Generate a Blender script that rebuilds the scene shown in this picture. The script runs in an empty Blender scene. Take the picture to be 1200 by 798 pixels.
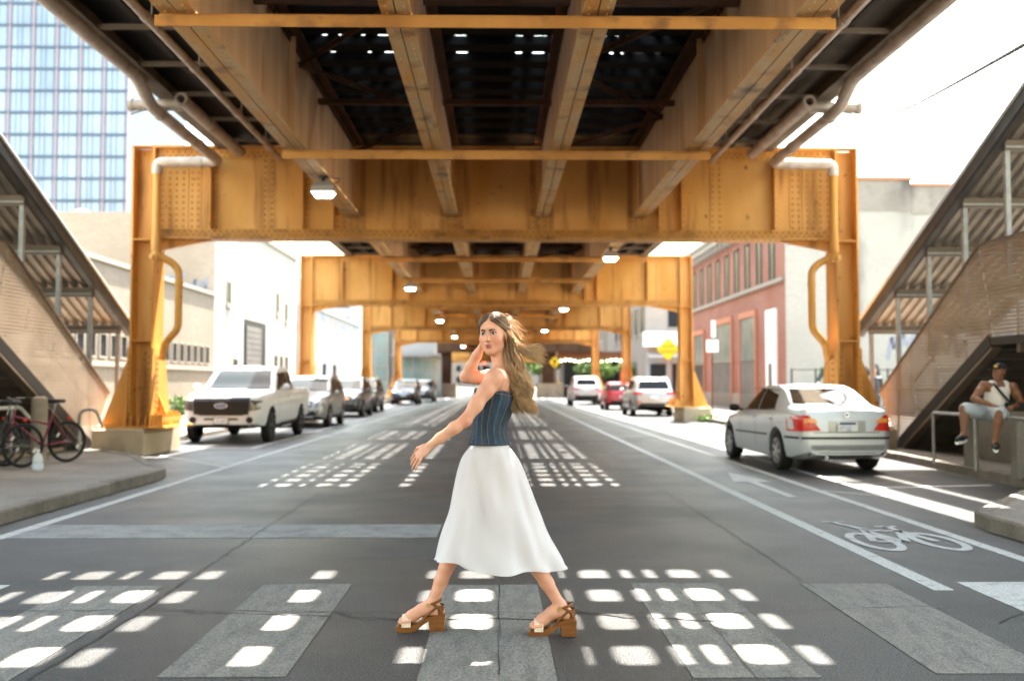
import bpy, bmesh, math, random
import numpy as np
from mathutils import Vector, Matrix, Euler
R = math.radians
random.seed(7)
S = bpy.context.scene
COL = S.collection
CAMH = 1.42
# ------------------------------------------------------------------ camera
cd = bpy.data.cameras.new('camera'); cam = bpy.data.objects.new('camera', cd); COL.objects.link(cam)
cam.location = (0, 0, CAMH); cam.rotation_euler = (R(92.45), 0, R(-0.88))
cd.lens = 35; cd.sensor_width = 36; cd.sensor_fit = 'HORIZONTAL'; cd.clip_end = 3000; cd.clip_start = .05
cd.dof.use_dof = True; cd.dof.focus_distance = 5.75; cd.dof.aperture_fstop = 1.5
S.camera = cam
# ------------------------------------------------------------------ sky and sun
SUN = Vector((0.121, 0.34, 1.0)).normalized()            # direction towards the sun
w = bpy.data.worlds.new('World'); S.world = w; w.use_nodes = True
nt = w.node_tree; bgn = nt.nodes['Background']
sky = nt.nodes.new('ShaderNodeTexSky'); sky.sky_type = 'NISHITA'; sky.sun_disc = False
sky.sun_elevation = math.asin(SUN.z); sky.sun_rotation = math.atan2(SUN.x, SUN.y)
sky.air_density = 2.5; sky.dust_density = 4.2; sky.ozone_density = 0.0; sky.altitude = 150
nt.links.new(sky.outputs[0], bgn.inputs[0]); bgn.inputs[1].default_value = 0.105
ld = bpy.data.lights.new('sun', 'SUN'); ld.energy = 5.0; ld.angle = R(0.55); ld.color = (1, .93, .82)
sun = bpy.data.objects.new('sun', ld); COL.objects.link(sun); sun.location = (0, 0, 60)
sun.rotation_euler = SUN.to_track_quat('Z', 'Y').to_euler()
vs = S.view_settings; S.display_settings.display_device = 'sRGB'
vs.view_transform = 'Standard'; vs.look = 'None'; vs.gamma = 1; vs.use_curve_mapping = False; vs.exposure = 3.52
S.cycles.use_denoising = True; S.cycles.max_bounces = 8; S.cycles.diffuse_bounces = 5; S.cycles.transparent_max_bounces = 12
S.cycles.caustics_reflective = False; S.cycles.caustics_refractive = False; S.cycles.sample_clamp_indirect = 6

# ------------------------------------------------------------------ materials
def lin(c):
    return tuple(c) + (1,) if len(c) == 3 else tuple(c)
MATS = {}
def mat(name, col, rough=.6, metal=0, col2=None, scale=3, stretch=(1, 1, 1), contrast=(.35, .7), bump=0, bscale=60, spec=.18,
        fine=0, col3=None, scale3=.6, c3=(.55, .75), coat=0, emit=None, estr=0, trans=0, alpha=1, coord='Object', st3=(1, 1, 1), rvar=0, col4=None, scale4=9, c4=(.66, .72), st4=(1, 1, 1), fcon=(.37, .63)):
    m = bpy.data.materials.new(name); m.use_nodes = True; MATS[name] = m
    n = m.node_tree.nodes; l = m.node_tree.links; p = n['Principled BSDF']
    p.inputs['Roughness'].default_value = rough; p.inputs['Metallic'].default_value = metal
    p.inputs['Specular IOR Level'].default_value = spec; p.inputs['Coat Weight'].default_value = coat
    p.inputs['Coat Roughness'].default_value = .08
    p.inputs['Base Color'].default_value = lin(col)
    p.inputs['Transmission Weight'].default_value = trans; p.inputs['Alpha'].default_value = alpha
    if emit: p.inputs['Emission Color'].default_value = lin(emit); p.inputs['Emission Strength'].default_value = estr
    tc = None
    def coords(st):
        nonlocal tc
        if tc is None: tc = n.new('ShaderNodeTexCoord') if coord == 'Object' else n.new('ShaderNodeNewGeometry')
        mp = n.new('ShaderNodeMapping'); mp.inputs['Scale'].default_value = st
        l.new(tc.outputs['Object' if coord == 'Object' else 'Position'], mp.inputs[0]); return mp.outputs[0]
    last = None
    def layer(c, sc, st, con, detail=6):
        nonlocal last
        nz = n.new('ShaderNodeTexNoise'); nz.inputs['Scale'].default_value = sc; nz.inputs['Detail'].default_value = detail
        l.new(coords(st), nz.inputs['Vector'])
        mr = n.new('ShaderNodeMapRange'); mr.inputs[1].default_value = con[0]; mr.inputs[2].default_value = con[1]
        l.new(nz.outputs[0], mr.inputs[0])
        mx = n.new('ShaderNodeMix'); mx.data_type = 'RGBA'; l.new(mr.outputs[0], mx.inputs[0])
        if last is None: mx.inputs[6].default_value = lin(col)
        else: l.new(last, mx.inputs[6])
        mx.inputs[7].default_value = lin(c); last = mx.outputs[2]; return mr.outputs[0]
    f1 = None
    if col2: f1 = layer(col2, scale, stretch, contrast)
    if col3: layer(col3, scale3, st3, c3)
    if col4: layer(col4, scale4, st4, c4)
    if fine:
        nz = n.new('ShaderNodeTexNoise'); nz.inputs['Scale'].default_value = bscale; nz.inputs['Detail'].default_value = 3
        l.new(coords((1, 1, 1)), nz.inputs['Vector'])
        mr = n.new('ShaderNodeMapRange'); mr.inputs[1].default_value = fcon[0]; mr.inputs[2].default_value = fcon[1]
        mr.inputs[3].default_value = max(.05, 1 - fine); mr.inputs[4].default_value = 1 + fine; l.new(nz.outputs[0], mr.inputs[0])
        vm = n.new('ShaderNodeVectorMath'); vm.operation = 'SCALE'
        if last is None: vm.inputs[0].default_value = col[:3]
        else: l.new(last, vm.inputs[0])
        l.new(mr.outputs[0], vm.inputs['Scale']); last = vm.outputs[0]
    if last is not None: l.new(last, p.inputs['Base Color'])
    if rvar and f1 is not None:
        mr = n.new('ShaderNodeMapRange'); mr.inputs[3].default_value = rough - rvar; mr.inputs[4].default_value = rough + rvar
        l.new(f1, mr.inputs[0]); l.new(mr.outputs[0], p.inputs['Roughness'])
    if bump:
        nz = n.new('ShaderNodeTexNoise'); nz.inputs['Scale'].default_value = bscale; nz.inputs['Detail'].default_value = 4
        l.new(coords((1, 1, 1)), nz.inputs['Vector'])
        b = n.new('ShaderNodeBump'); b.inputs['Strength'].default_value = bump; b.inputs['Distance'].default_value = .01
        l.new(nz.outputs[0], b.inputs['Height']); l.new(b.outputs[0], p.inputs['Normal'])
    return m

# ------------------------------------------------------------------ mesh builder
def root_of(o):
    while o.parent: o = o.parent
    return o
class MB:
    def __init__(s): s.v = []; s.f = []
    def add(s, vs, fs):
        b = len(s.v); s.v += [tuple(v) for v in vs]; s.f += [tuple(i + b for i in f) for f in fs]; return s
    def box(s, c, d, M=None):
        x, y, z = d[0] / 2, d[1] / 2, d[2] / 2
        vs = [Vector((sx * x, sy * y, sz * z)) for sz in (-1, 1) for sx, sy in ((-1, -1), (1, -1), (1, 1), (-1, 1))]
        if M is not None: vs = [M @ v for v in vs]
        c = Vector(c)
        return s.add([v + c for v in vs], [(3, 2, 1, 0), (4, 5, 6, 7), (0, 1, 5, 4), (1, 2, 6, 5), (2, 3, 7, 6), (3, 0, 4, 7)])
    def bx(s, x0, x1, y0, y1, z0, z1):
        return s.box(((x0 + x1) / 2, (y0 + y1) / 2, (z0 + z1) / 2), (abs(x1 - x0), abs(y1 - y0), abs(z1 - z0)))
    def bar(s, a, b, wd, ht, up=(0, 0, 1)):
        a = Vector(a); b = Vector(b); d = b - a; L = d.length; d.normalize(); u = Vector(up)
        if abs(d.dot(u)) > .97: u = Vector((0, 1, 0)) if abs(d.y) < .9 else Vector((1, 0, 0))
        sd = d.cross(u).normalized(); u = sd.cross(d)
        M = Matrix((sd, d, u)).transposed()
        return s.box((a + b) / 2, (wd, L, ht), M)
    def prism(s, poly, d0, d1, ax='y'):
        n = len(poly); f = {'y': lambda p, d: (p[0], d, p[1]), 'x': lambda p, d: (d, p[0], p[1]), 'z': lambda p, d: (p[0], p[1], d)}[ax]
        vs = [f(p, d0) for p in poly] + [f(p, d1) for p in poly]
        fs = [tuple(range(n))[::-1], tuple(range(n, 2 * n))] + [(i, (i + 1) % n, n + (i + 1) % n, n + i) for i in range(n)]
        return s.add(vs, fs)
    def loft(s, rings, cap=True, closed=True):
        n = len(rings[0]); b = len(s.v)
        for r in rings: s.v += [tuple(p) for p in r]
        for k in range(len(rings) - 1):
            for i in range(n if closed else n - 1):
                j = (i + 1) % n; s.f.append((b + k * n + i, b + k * n + j, b + (k + 1) * n + j, b + (k + 1) * n + i))
        if cap and closed:
            s.f.append(tuple(b + i for i in range(n))[::-1]); e = b + (len(rings) - 1) * n; s.f.append(tuple(e + i for i in range(n)))
        return s
    def tube(s, path, r, n=8, cap=True, up=(0, 0, 1)):
        P = [Vector(p) for p in path]; rr = r if isinstance(r, (list, tuple)) else [r] * len(P); rings = []
        pu = None
        for i, p in enumerate(P):
            t = (P[min(i + 1, len(P) - 1)] - P[max(i - 1, 0)]).normalized()
            if pu is None:
                u = Vector(up)
                if abs(u.dot(t)) > .95: u = Vector((0, 1, 0)) if abs(t.y) < .9 else Vector((1, 0, 0))
            else: u = pu
            sd = t.cross(u).normalized(); u = sd.cross(t); pu = u
            rings.append([p + (sd * math.cos(2 * math.pi * k / n) + u * math.sin(2 * math.pi * k / n)) * rr[i] for k in range(n)])
        return s.loft(rings, cap)
    def lathe(s, prof, n=16, o=(0, 0, 0), ax='z', cap=True):
        rings = []
        for r, h in prof:
            ring = []
            for k in range(n):
                a = 2 * math.pi * k / n; c, q = r * math.cos(a), r * math.sin(a)
                p = (c, q, h) if ax == 'z' else ((h, c, q) if ax == 'x' else (q, h, c))
                ring.append((p[0] + o[0], p[1] + o[1], p[2] + o[2]))
            rings.append(ring)
        return s.loft(rings, cap)
    def build(s, name, m, parent=None, local=False, smooth=None):
        me = bpy.data.meshes.new(name); vs = s.v
        o = bpy.data.objects.new(name, me); COL.objects.link(o)
        if parent is not None:
            o.parent = parent
            if not local:
                rt = root_of(parent); Mi = (Matrix.Translation(rt.location) @ rt.rotation_euler.to_matrix().to_4x4()).inverted()
                vs = [Mi @ Vector(v) for v in vs]
        me.from_pydata([tuple(v) for v in vs], [], s.f); me.update()
        bm = bmesh.new(); bm.from_mesh(me); bmesh.ops.recalc_face_normals(bm, faces=bm.faces); bm.to_mesh(me); bm.free()
        if m is not None: me.materials.append(MATS[m] if isinstance(m, str) else m)
        if smooth is not None:
            me.polygons.foreach_set('use_smooth', [True] * len(me.polygons)); me.set_sharp_from_angle(angle=R(smooth))
        return o
def tag(o, label=None, cat=None, group=None, kind=None):
    if label: o['label'] = label
    if cat: o['category'] = cat
    if group: o['group'] = group
    if kind: o['kind'] = kind
    return o
def thing(name, label, cat, loc=(0, 0, 0), rz=0, group=None):
    o = bpy.data.objects.new(name, None); COL.objects.link(o); o.location = loc; o.rotation_euler = (0, 0, rz); o.empty_display_size = .2
    return tag(o, label, cat, group)
def struct(name, mb, m, parent=None, smooth=None):
    o = mb.build(name, m, parent, smooth=smooth)
    if parent is None: o['kind'] = 'structure'
    return o
def copy_tree(o, parent=None):
    c = o.copy(); COL.objects.link(c)
    if parent is not None: c.parent = parent
    for ch in list(o.children): copy_tree(ch, c)
    return c
def inst(o, parent, loc=(0, 0, 0), rot=None, name=None, scale=None):      # another piece sharing mesh data
    c = bpy.data.objects.new(name or o.name.split('.')[0], o.data); COL.objects.link(c); c.parent = parent; c.location = loc
    if rot: c.rotation_euler = rot
    if scale: c.scale = scale
    return c
def text_mesh(name, txt, size, m, parent, M, ext=.002, align='CENTER'):
    cu = bpy.data.curves.new(name, 'FONT'); cu.body = txt; cu.size = size; cu.extrude = ext; cu.align_x = align; cu.align_y = 'CENTER'
    t = bpy.data.objects.new('tmp', cu); COL.objects.link(t); dg = bpy.context.evaluated_depsgraph_get()
    me = bpy.data.meshes.new_from_object(t.evaluated_get(dg)); bpy.data.objects.remove(t); me.transform(M)
    o = bpy.data.objects.new(name, me); COL.objects.link(o); o.parent = parent; me.materials.clear(); me.materials.append(MATS[m]); return o
# ------------------------------------------------------------------ material library
def mats():
    g = 'Pos'
    mat('asphalt', (.0335, .0345, .0365), .45, spec=.3, col2=(.052, .0535, .056), scale=.8, col3=(.021, .0215, .02), scale3=.5, c3=(.48, .72), bump=1.0, bscale=105, fine=.85, fcon=(.43, .6), coord=g, rvar=.08)
    mat('ground', (.16, .15, .14), .9, col2=(.22, .21, .19), scale=.2, coord=g)
    mat('concrete', (.44, .35, .25), .85, col2=(.32, .25, .175), scale=1.6, col3=(.12, .1, .085), scale3=.9, c3=(.62, .85), bump=.35, bscale=40, fine=.12, coord=g)
    mat('walk', (.2, .185, .165), .8, col2=(.14, .127, .112), scale=1.1, col3=(.1, .09, .08), scale3=2.6, c3=(.6, .8), bump=.35, bscale=45, fine=.15, coord=g)
    mat('kerb', (.2, .18, .16), .85, col2=(.12, .105, .09), scale=2.5, bump=.4, bscale=40, fine=.15, coord=g)
    mat('roadpaint', (.36, .36, .35), .7, col2=(.17, .17, .17), scale=7, contrast=(.55, .8), fine=.25, bscale=80, bump=.3, coord=g)
    mat('midpaint', (.2, .196, .188), .7, col2=(.12, .12, .12), scale=4, contrast=(.45, .75), fine=.3, bscale=90, bump=.4, coord=g)
    mat('oldpaint', (.155, .148, .134), .7, col2=(.08, .079, .075), scale=6, contrast=(.45, .85), stretch=(2.4, .5, 1), fine=.35, bscale=90, bump=.5, coord=g)
    mat('crackfill', (.018, .018, .019), .5, bump=.3, bscale=80)
    mat('orange', (.66, .34, .10), .5, col2=(.53, .245, .05), scale=1.2, stretch=(1, 1, .35), col3=(.2, .075, .018), scale3=2.2, c3=(.56, .78), st3=(1.6, 1.6, .18), bump=.06, bscale=30, coord=g, rvar=.08, col4=(.16, .06, .02), scale4=7)
    mat('rivet', (.36, .16, .04), .55)  # darker than the steel: rust, plus underside shade put into the colour
    mat('orange_dirty', (.54, .27, .07), .6, col2=(.34, .155, .04), scale=1.6, stretch=(1, .6, .5), col3=(.11, .055, .03), scale3=3, c3=(.55, .8), bump=.1, bscale=30, coord=g)
    mat('webplate', (.58, .35, .165), .6, col2=(.40, .215, .085), scale=1.3, stretch=(1, 2.2, .12), col3=(.30, .10, .025), scale3=1.4, c3=(.6, .8), st3=(1, 1.5, .3), bump=.1, coord=g)
    mat('flange', (.47, .325, .165), .6, col2=(.52, .24, .05), scale=2.4, stretch=(2, .6, 1), col3=(.13, .075, .04), scale3=3, c3=(.55, .75), bump=.15, coord=g)
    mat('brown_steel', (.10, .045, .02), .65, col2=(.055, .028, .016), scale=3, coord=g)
    mat('tie', (.009, .008, .008), .9, col2=(.018, .017, .017), scale=4, stretch=(.4, 3, 3), bump=.4, coord=g)
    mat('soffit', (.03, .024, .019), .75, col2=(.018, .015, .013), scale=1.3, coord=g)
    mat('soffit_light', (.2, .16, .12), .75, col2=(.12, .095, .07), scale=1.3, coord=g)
    mat('pipe', (.55, .48, .41), .45, col2=(.38, .31, .25), scale=3, metal=.15, col3=(.18, .12, .085), scale3=5, c3=(.62, .8), coord=g)
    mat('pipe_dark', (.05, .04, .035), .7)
    mat('galv', (.33, .33, .325), .45, metal=.4, col2=(.24, .24, .24), scale=8)
    mat('perfbrown', (.35, .265, .195), .5, metal=.2)
    mat('fascia_grey', (.075, .07, .065), .5, metal=.2, col2=(.05, .046, .042), scale=3)
    mat('bronze', (.15, .12, .095), .5, metal=.3, col2=(.13, .1, .08), scale=4)
    mat('darksteel', (.03, .028, .026), .5, metal=.3)
    mat('rubber', (.016, .016, .017), .75, fine=.2, bscale=50)
    mat('blackplastic', (.02, .02, .021), .45)
    mat('glass', (.03, .04, .045), .04, spec=.4)
    mat('chrome', (.75, .75, .76), .12, metal=1)
    mat('rim', (.5, .5, .52), .28, metal=.85)
    mat('rimblack', (.03, .03, .032), .35, metal=.4)
    mat('white', (.8, .8, .79), .4)
    mat('black', (.015, .015, .016), .5)
    mat('yellow', (.85, .52, .02), .35)
    mat('signwhite', (.78, .77, .75), .5)
    mat('lamp', (.9, .85, .75), .4, emit=(1, .88, .66), estr=3.5)
    mat('lampcase', (.33, .31, .29), .45, metal=.4)
    mat('redlight', (.55, .02, .015), .25, coat=.5)
    mat('redlit', (.6, .02, .02), .3, emit=(1, .06, .03), estr=2.2)
    mat('amber', (.8, .3, .05), .25, coat=.5)
    mat('headlamp', (.5, .5, .5), .1, metal=.3, coat=.6)
    mat('smokelamp', (.1, .085, .07), .12, metal=.3, coat=.6)
mats()
# ray through a pixel of the 1200 px photograph, at street distance Y (only used while laying the place out)
# ================================================================== ground, road, pavements
struct('ground', MB().bx(-900, 900, -60, 1500, -.6, -.02), 'ground')
road = struct('road', MB().bx(-8.6, 8.6, -14, 420, -.3, 0), 'asphalt')
struct('cross_street', MB().bx(-120, -8.6, 104, 118, -.3, -.001).bx(8.6, 120, 104, 118, -.3, -.001), 'asphalt')
def pavement(name, line, xout, sgn, m='walk'):
    # line: kerb polyline (street side), slab reaches to xout
    ins = []
    for i, p in enumerate(line):
        a = Vector(line[max(i - 1, 0)]); b = Vector(line[min(i + 1, len(line) - 1)]); t = (b - a).normalized()
        nrm = Vector((t.y, -t.x)) * sgn; ins.append(Vector(p) + nrm * .16)
    poly = [tuple(p) for p in ins] + [(xout, line[-1][1]), (xout, line[0][1])]
    o = struct(name, MB().prism(poly, -.2, .14, 'z'), m)
    for i in range(len(line) - 1):
        a, b = Vector(line[i]), Vector(line[i + 1]); ia, ib = ins[i], ins[i + 1]; L = (b - a).length
        n = max(1, round(L / 1.9)); n = min(n, 24)
        for k in range(n):
            g = .006 / L; t0, t1 = k / n + g, (k + 1) / n - g; j = random.uniform(-.006, .006); e = .02
            q = [a.lerp(b, t0), a.lerp(b, t1), ia.lerp(ib, t1), ia.lerp(ib, t0)]
            d = (ia - a).normalized() * e
            mb = MB(); z = .148 + j
            mb.loft([[(p.x, p.y, -.15) for p in q], [(p.x, p.y, z - e) for p in q],
                     [(q[0].x + d.x, q[0].y + d.y, z), (q[1].x + d.x, q[1].y + d.y, z), (q[2].x, q[2].y, z), (q[3].x, q[3].y, z)]])
            mb.build('kerb_stone', 'kerb', o)
    return o
walkL = pavement('pavement_left', [(-5.1, -12), (-4.95, 14.9), (-5.05, 15.35), (-5.35, 15.8), (-6.4, 17.9), (-7.3, 19.0), (-7.72, 20.2), (-7.72, 95)], -12.3, -1)
walkR = pavement('pavement_right', [(4.85, -12), (4.72, 9.55), (4.8, 10.0), (5.1, 10.4), (6.35, 12.0), (7.15, 13.2), (7.4, 20), (7.72, 21.5), (7.72, 95)], 24, 1)
# ------------------------------------------------------------------ road markings
def marking(name, mb, m='roadpaint'): return mb.build(name, m, road)
def strip(x0, x1, y0, y1, z=.004): return MB().bx(x0, x1, y0, y1, z - .003, z)
marking('edge_line', strip(-4.63, -4.5, 9.2, 95)); marking('stop_line', strip(-4.5, -.55, 9.25, 10.1), 'midpaint')
marking('bike_lane_line', strip(3.0, 3.14, 6.85, 95)); marking('bike_lane_line', strip(4.19, 4.31, 3.5, 95))
marking('parking_line', strip(4.86, 4.96, 13.4, 95)); marking('parking_line', strip(-5.38, -5.28, 21.8, 95))
def quadmark(name, pts, m='roadpaint', z=.005):
    return marking(name, MB().prism(pts, z - .003, z, 'z'), m)
quadmark('parking_tick', [(-4.63, 17.0), (-4.63, 17.15), (-6.6, 19.75), (-6.6, 19.6)])
quadmark('parking_tick', [(-5.38, 21.8), (-5.38, 21.95), (-7.3, 22.15), (-7.3, 22.0)])
quadmark('parking_tick', [(4.31, 13.1), (4.31, 13.22), (5.2, 12.2), (5.2, 12.08)])
quadmark('parking_tick', [(4.96, 13.4), (4.96, 13.52), (6.9, 13.9), (6.9, 13.78)])
for i, (x0, x1, m) in enumerate([(-4.05, -3.42, 'roadpaint'), (-2.93, -2.33, 'oldpaint'), (-1.64, -1.02, 'oldpaint'), (-.38, .29, 'oldpaint'), (.95, 1.57, 'oldpaint'), (2.15, 2.76, 'oldpaint'), (3.28, 3.86, 'roadpaint'), (4.4, 4.95, 'oldpaint')]):
    marking('crosswalk_bar', strip(x0, x1, 4.8 + .05 * (i % 3), 7.12 - .04 * (i % 2)), m)
# the cyclist's symbol and arrow in the bike lane
bk = MB()
def flatring(mb, cx, cy, rx, ry, wd, n=28, z=.005):
    v = []; f = []
    for k in range(n):
        a = 2 * math.pi * k / n
        for s in (1, 0): v.append((cx + (rx - s * wd) * math.cos(a), cy + (ry - s * wd * 1.6) * math.sin(a), z))
    for k in range(n): j = (k + 1) % n; f.append((2 * k, 2 * k + 1, 2 * j + 1, 2 * j))
    mb.add(v, f)
def flatbar(mb, a, b, wd, z=.005):
    a = Vector(a); b = Vector(b); t = (b - a).normalized(); n = Vector((-t.y, t.x)) * wd / 2
    mb.add([(*(a + n), z), (*(a - n), z), (*(b - n), z), (*(b + n), z)], [(0, 1, 2, 3)])
cx, cy = 3.66, 9.25
flatring(bk, cx - .27, cy - .3, .2, .52, .075); flatring(bk, cx + .3, cy - .3, .2, .52, .075)
bk2 = MB()
for a, b in (((-.27, -.3), (-.1, .45)), ((-.1, .35), (.2, .3)), ((.0, -.35), (.2, .35)), ((.0, -.35), (-.12, .3)), ((.2, .3), (.3, -.3)), ((-.24, .95), (-.08, .4)), ((-.34, .95), (-.1, .98)), ((.08, .62), (.3, .62)), ((.2, .62), (.2, .3)), ((-.27, -.3), (.0, -.35))):
    flatbar(bk2, (cx + a[0], cy + a[1]), (cx + b[0], cy + b[1]), .075, .0055)
sym = bk.build('bike_symbol', 'roadpaint', road); bk2.build('bike_symbol_frame', 'roadpaint', sym)
ar = MB(); flatbar(ar, (3.68, 12.4), (3.68, 14.6), .13); ar.add([(3.4, 14.3, .0055), (3.96, 14.3, .0055), (3.68, 15.9, .0055)], [(0, 1, 2)])
marking('lane_arrow', ar)
# cracks and tar seams
def crack(pts, wd, seed, name='crack', z=.0075, jit=.03):
    rnd = random.Random(seed); P = []
    for i in range(len(pts) - 1):
        a, b = Vector(pts[i]), Vector(pts[i + 1]); n = max(2, int((b - a).length / .12))
        for k in range(n): P.append(a.lerp(b, k / n) + Vector((rnd.uniform(-jit, jit), rnd.uniform(-jit, jit))))
    P.append(Vector(pts[-1])); v = []; f = []
    for i, p in enumerate(P):
        t = (P[min(i + 1, len(P) - 1)] - P[max(i - 1, 0)]).normalized(); n = Vector((-t.y, t.x)) * wd * rnd.uniform(.25, .8)
        v += [(*(p + n), z), (*(p - n), z)]
    for i in range(len(P) - 1): f.append((2 * i, 2 * i + 1, 2 * i + 3, 2 * i + 2))
    MB().add(v, f).build(name, 'crackfill', road)
crack([(-4.9, 6.7), (-3.2, 6.35), (-2.2, 6.3), (-1.5, 6.28), (-.6, 6.22), (.5, 6.2), (1.1, 6.15), (1.9, 6.25), (3.2, 6.4), (4.9, 6.1)], .008, 1)
crack([(-1.0, 6.22), (-.7, 6.06), (.4, 6.05)], .018, 2); crack([(.35, 6.32), (.8, 6.1), (1.3, 5.98)], .02, 3)
crack([(-2.25, 4.2), (-2.22, 6.3), (-2.26, 9.3), (-2.3, 13)], .010, 4, jit=.015); crack([(-2.2, 6.35), (-1.0, 6.12)], .014, 5)
crack([(2.2, 6.9), (2.23, 9.5), (2.2, 14), (2.25, 22)], .008, 6, jit=.012); crack([(3.0, 5.9), (3.6, 6.6), (4.9, 6.3)], .012, 8)
crack([(.01, 4.9), (.02, 7.1)], .004, 11, jit=.006); crack([(1.25, 4.8), (1.28, 7.0)], .004, 13, jit=.006)
crack([(-1.5, 8.2), (-.2, 8.0)], .01, 14)

# ================================================================== elevated railway: portal frames
P0, BAY = 19.7, 17.0
ZB, ZT = 4.32, 6.14          # cross girder
GB = 4.755                   # underside of the lengthwise girders
GX = (-2.88, -.91, .91, 2.88)
def rivet(mb, p, ax, r=.023, h=.022):
    # small domed head; ax: (axis, sign)
    a, s = ax; vs = []
    for rr, hh in ((r, 0), (r * .7, h * .75)):
        for k in range(6):
            c, q = rr * math.cos(k * math.pi / 3), rr * math.sin(k * math.pi / 3)
            vs.append((p[0] + c, p[1] + s * hh, p[2] + q) if a == 'y' else ((p[0] + s * hh, p[1] + c, p[2] + q) if a == 'x' else (p[0] + c, p[1] + q, p[2] + s * hh)))
    fs = [(k, (k + 1) % 6, 6 + (k + 1) % 6, 6 + k) for k in range(6)] + [(6, 7, 8, 9, 10, 11)]
    mb.add(vs, fs)
def portal(Y, label):
    t = thing('portal_frame', label, 'steel portal', (0, Y, 0), group='orange steel portal frames carrying the railway')
    for s in (-1, 1):
        pl = MB(); e = .03; x0, x1 = sorted((s * 6.9, s * 7.9)); y0, y1 = Y - .1, Y + 2.15
        def rect(i, z): return [(x0 + i, y0 + i, z), (x1 - i, y0 + i, z), (x1 - i, y1 - i, z), (x0 + i, y1 - i, z)]
        pl.loft([rect(0, -.1), rect(0, .5), rect(e, .53)]); pl.build('plinth', 'concrete', t)
        c = MB(); xo, xi = s * 7.28, s * 6.83
        c.bx(xo, xo - s * .035, Y + .12, Y + .78, .57, ZT + .03); c.bx(xi, xi + s * .035, Y + .121, Y + .779, .57, ZT + .03)
        c.bx(xo - s * .035, xi + s * .035, Y + .4, Y + .44, .57, ZT)
        col = c.build('column', 'orange', t)
        d = MB()
        pass
        for z in (4.27, 2.25, ZT + .005): MB().bx(xo - s * .036, xi + s * .036, Y + .135, Y + .39, z, z + .022).build('diaphragm', 'orange', col)
        b = MB(); b.bx(s * 6.5, s * 7.85, Y - .05, Y + 1.75, .531, .57); b.build('base_plate', 'orange', col)
        for xx in (xo + s * .002, xi - s * .03 - s * .002):
            g = MB(); g.prism([(Y - .02, .571), (Y + 1.2, .571), (Y + .79, 2.12), (Y + .11, 2.12)], xx, xx + s * .028, 'x'); g.build('gusset', 'orange', col)
        g = MB(); g.prism([(s * 7.84, .571), (s * 7.281, .571), (s * 7.281, 2.05)], Y + .2, Y + .23); g.prism([(s * 7.84, .571), (s * 7.281, .571), (s * 7.281, 2.05)], Y + .62, Y + .65)
        g.prism([(s * 6.52, .571), (s * 6.8, .571), (s * 6.8, 1.2)], Y + .45, Y + .48); g.build('gusset', 'orange', col)
        rb = MB()
        for k in range(7): yy = Y + .05 + k * .17; rb.bx(s * 6.56, s * 6.795, yy, yy + .022, .571, .80 + .05 * (k % 2))
        for k in range(3): xx = s * (6.9 + k * .14); rb.bx(xx, xx + .02, Y - .03, Y + .11, .571, .78)
        rb.bx(s * 6.56, s * 6.58, Y, Y + 1.2, .66, .74); rb.build('base_stiffener', 'orange', col)
        rv = MB()
        for k in range(11):
            z = .7 + k * .125
            for dy in (.28, .38): rivet(rv, (xi - s * .033, Y + dy, z), ('x', -s))
            rivet(rv, (xo - s * .0, Y + .12, z), ('y', -1)); 
            for xx in (s * 7.31, s * 6.99): rivet(rv, (xx, Y + (.2 if abs(xx) > 7.2 else .4), z), ('y', -1))
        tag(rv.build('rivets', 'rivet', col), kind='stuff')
        # bracket under the girder end
        k = MB(); k.prism([(s * 6.83, ZB - .005), (s * 5.55, ZB - .005), (s * 5.75, ZB - .05), (s * 6.5, ZB - .2), (s * 6.83, ZB - .27)], Y + .28, Y + .34); k.bx(s * 6.83, s * 6.79, Y + .2, Y + .45, ZB - .3, ZB - .005)
        k.build('bracket', 'orange', t)
    # girder
    yw = Y + .30
    g = MB(); g.bx(-6.825, 6.825, yw, yw + .03, ZB + .02, ZT - .02); gir = g.build('cross_girder', 'orange', t)
    f = MB(); f.bx(-6.82, 6.82, Y + .08, Y + .55, ZB - .03, ZB + .019); f.bx(-6.81, 6.81, yw - .03, yw - .001, ZB + .02, ZB + .19); f.build('bottom_flange', 'orange_dirty', gir)
    f = MB(); f.bx(-6.82, 6.82, Y + .08, Y + .55, ZT - .019, ZT + .02); f.bx(-6.81, 6.81, yw - .031, yw - .001, ZT - .2, ZT - .02); f.build('top_flange', 'orange', gir)
    za, zb = ZB + .191, ZT - .201
    rv = MB()
    for i in range(112):
        x = -6.7 + i * .1208
        rivet(rv, (x, yw - .03, ZB + .07), ('y', -1)); rivet(rv, (x + .06, yw - .03, ZB + .14), ('y', -1))
        rivet(rv, (x, yw - .031, ZT - .15), ('y', -1)); rivet(rv, (x + .06, yw - .031, ZT - .08), ('y', -1)); rivet(rv, (x, Y + .14, ZB - .03), ('z', -1))
    for x in (-5.72, -3.88, -3.27, 3.27, 3.72, 5.6):
        s = MB(); s.bx(x - .012, x + .012, Y + .1, yw - .001, za, zb); s.bx(x + .012, x + .1, yw - .02, yw - .001, za, zb); s.build('stiffener', 'orange', gir)
        for k in range(12): rivet(rv, (x + .06, yw - .02, za + .05 + k * (zb - za - .1) / 11), ('y', -1))
    for x in (-4.6, 4.45):
        s = MB(); s.bx(x - .12, x + .12, yw - .014, yw - .001, za, zb); s.build('splice_plate', 'orange', gir)
        for k in range(12):
            for dx in (-.07, .07): rivet(rv, (x + dx, yw - .014, za + .05 + k * (zb - za - .1) / 11), ('y', -1))
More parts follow.
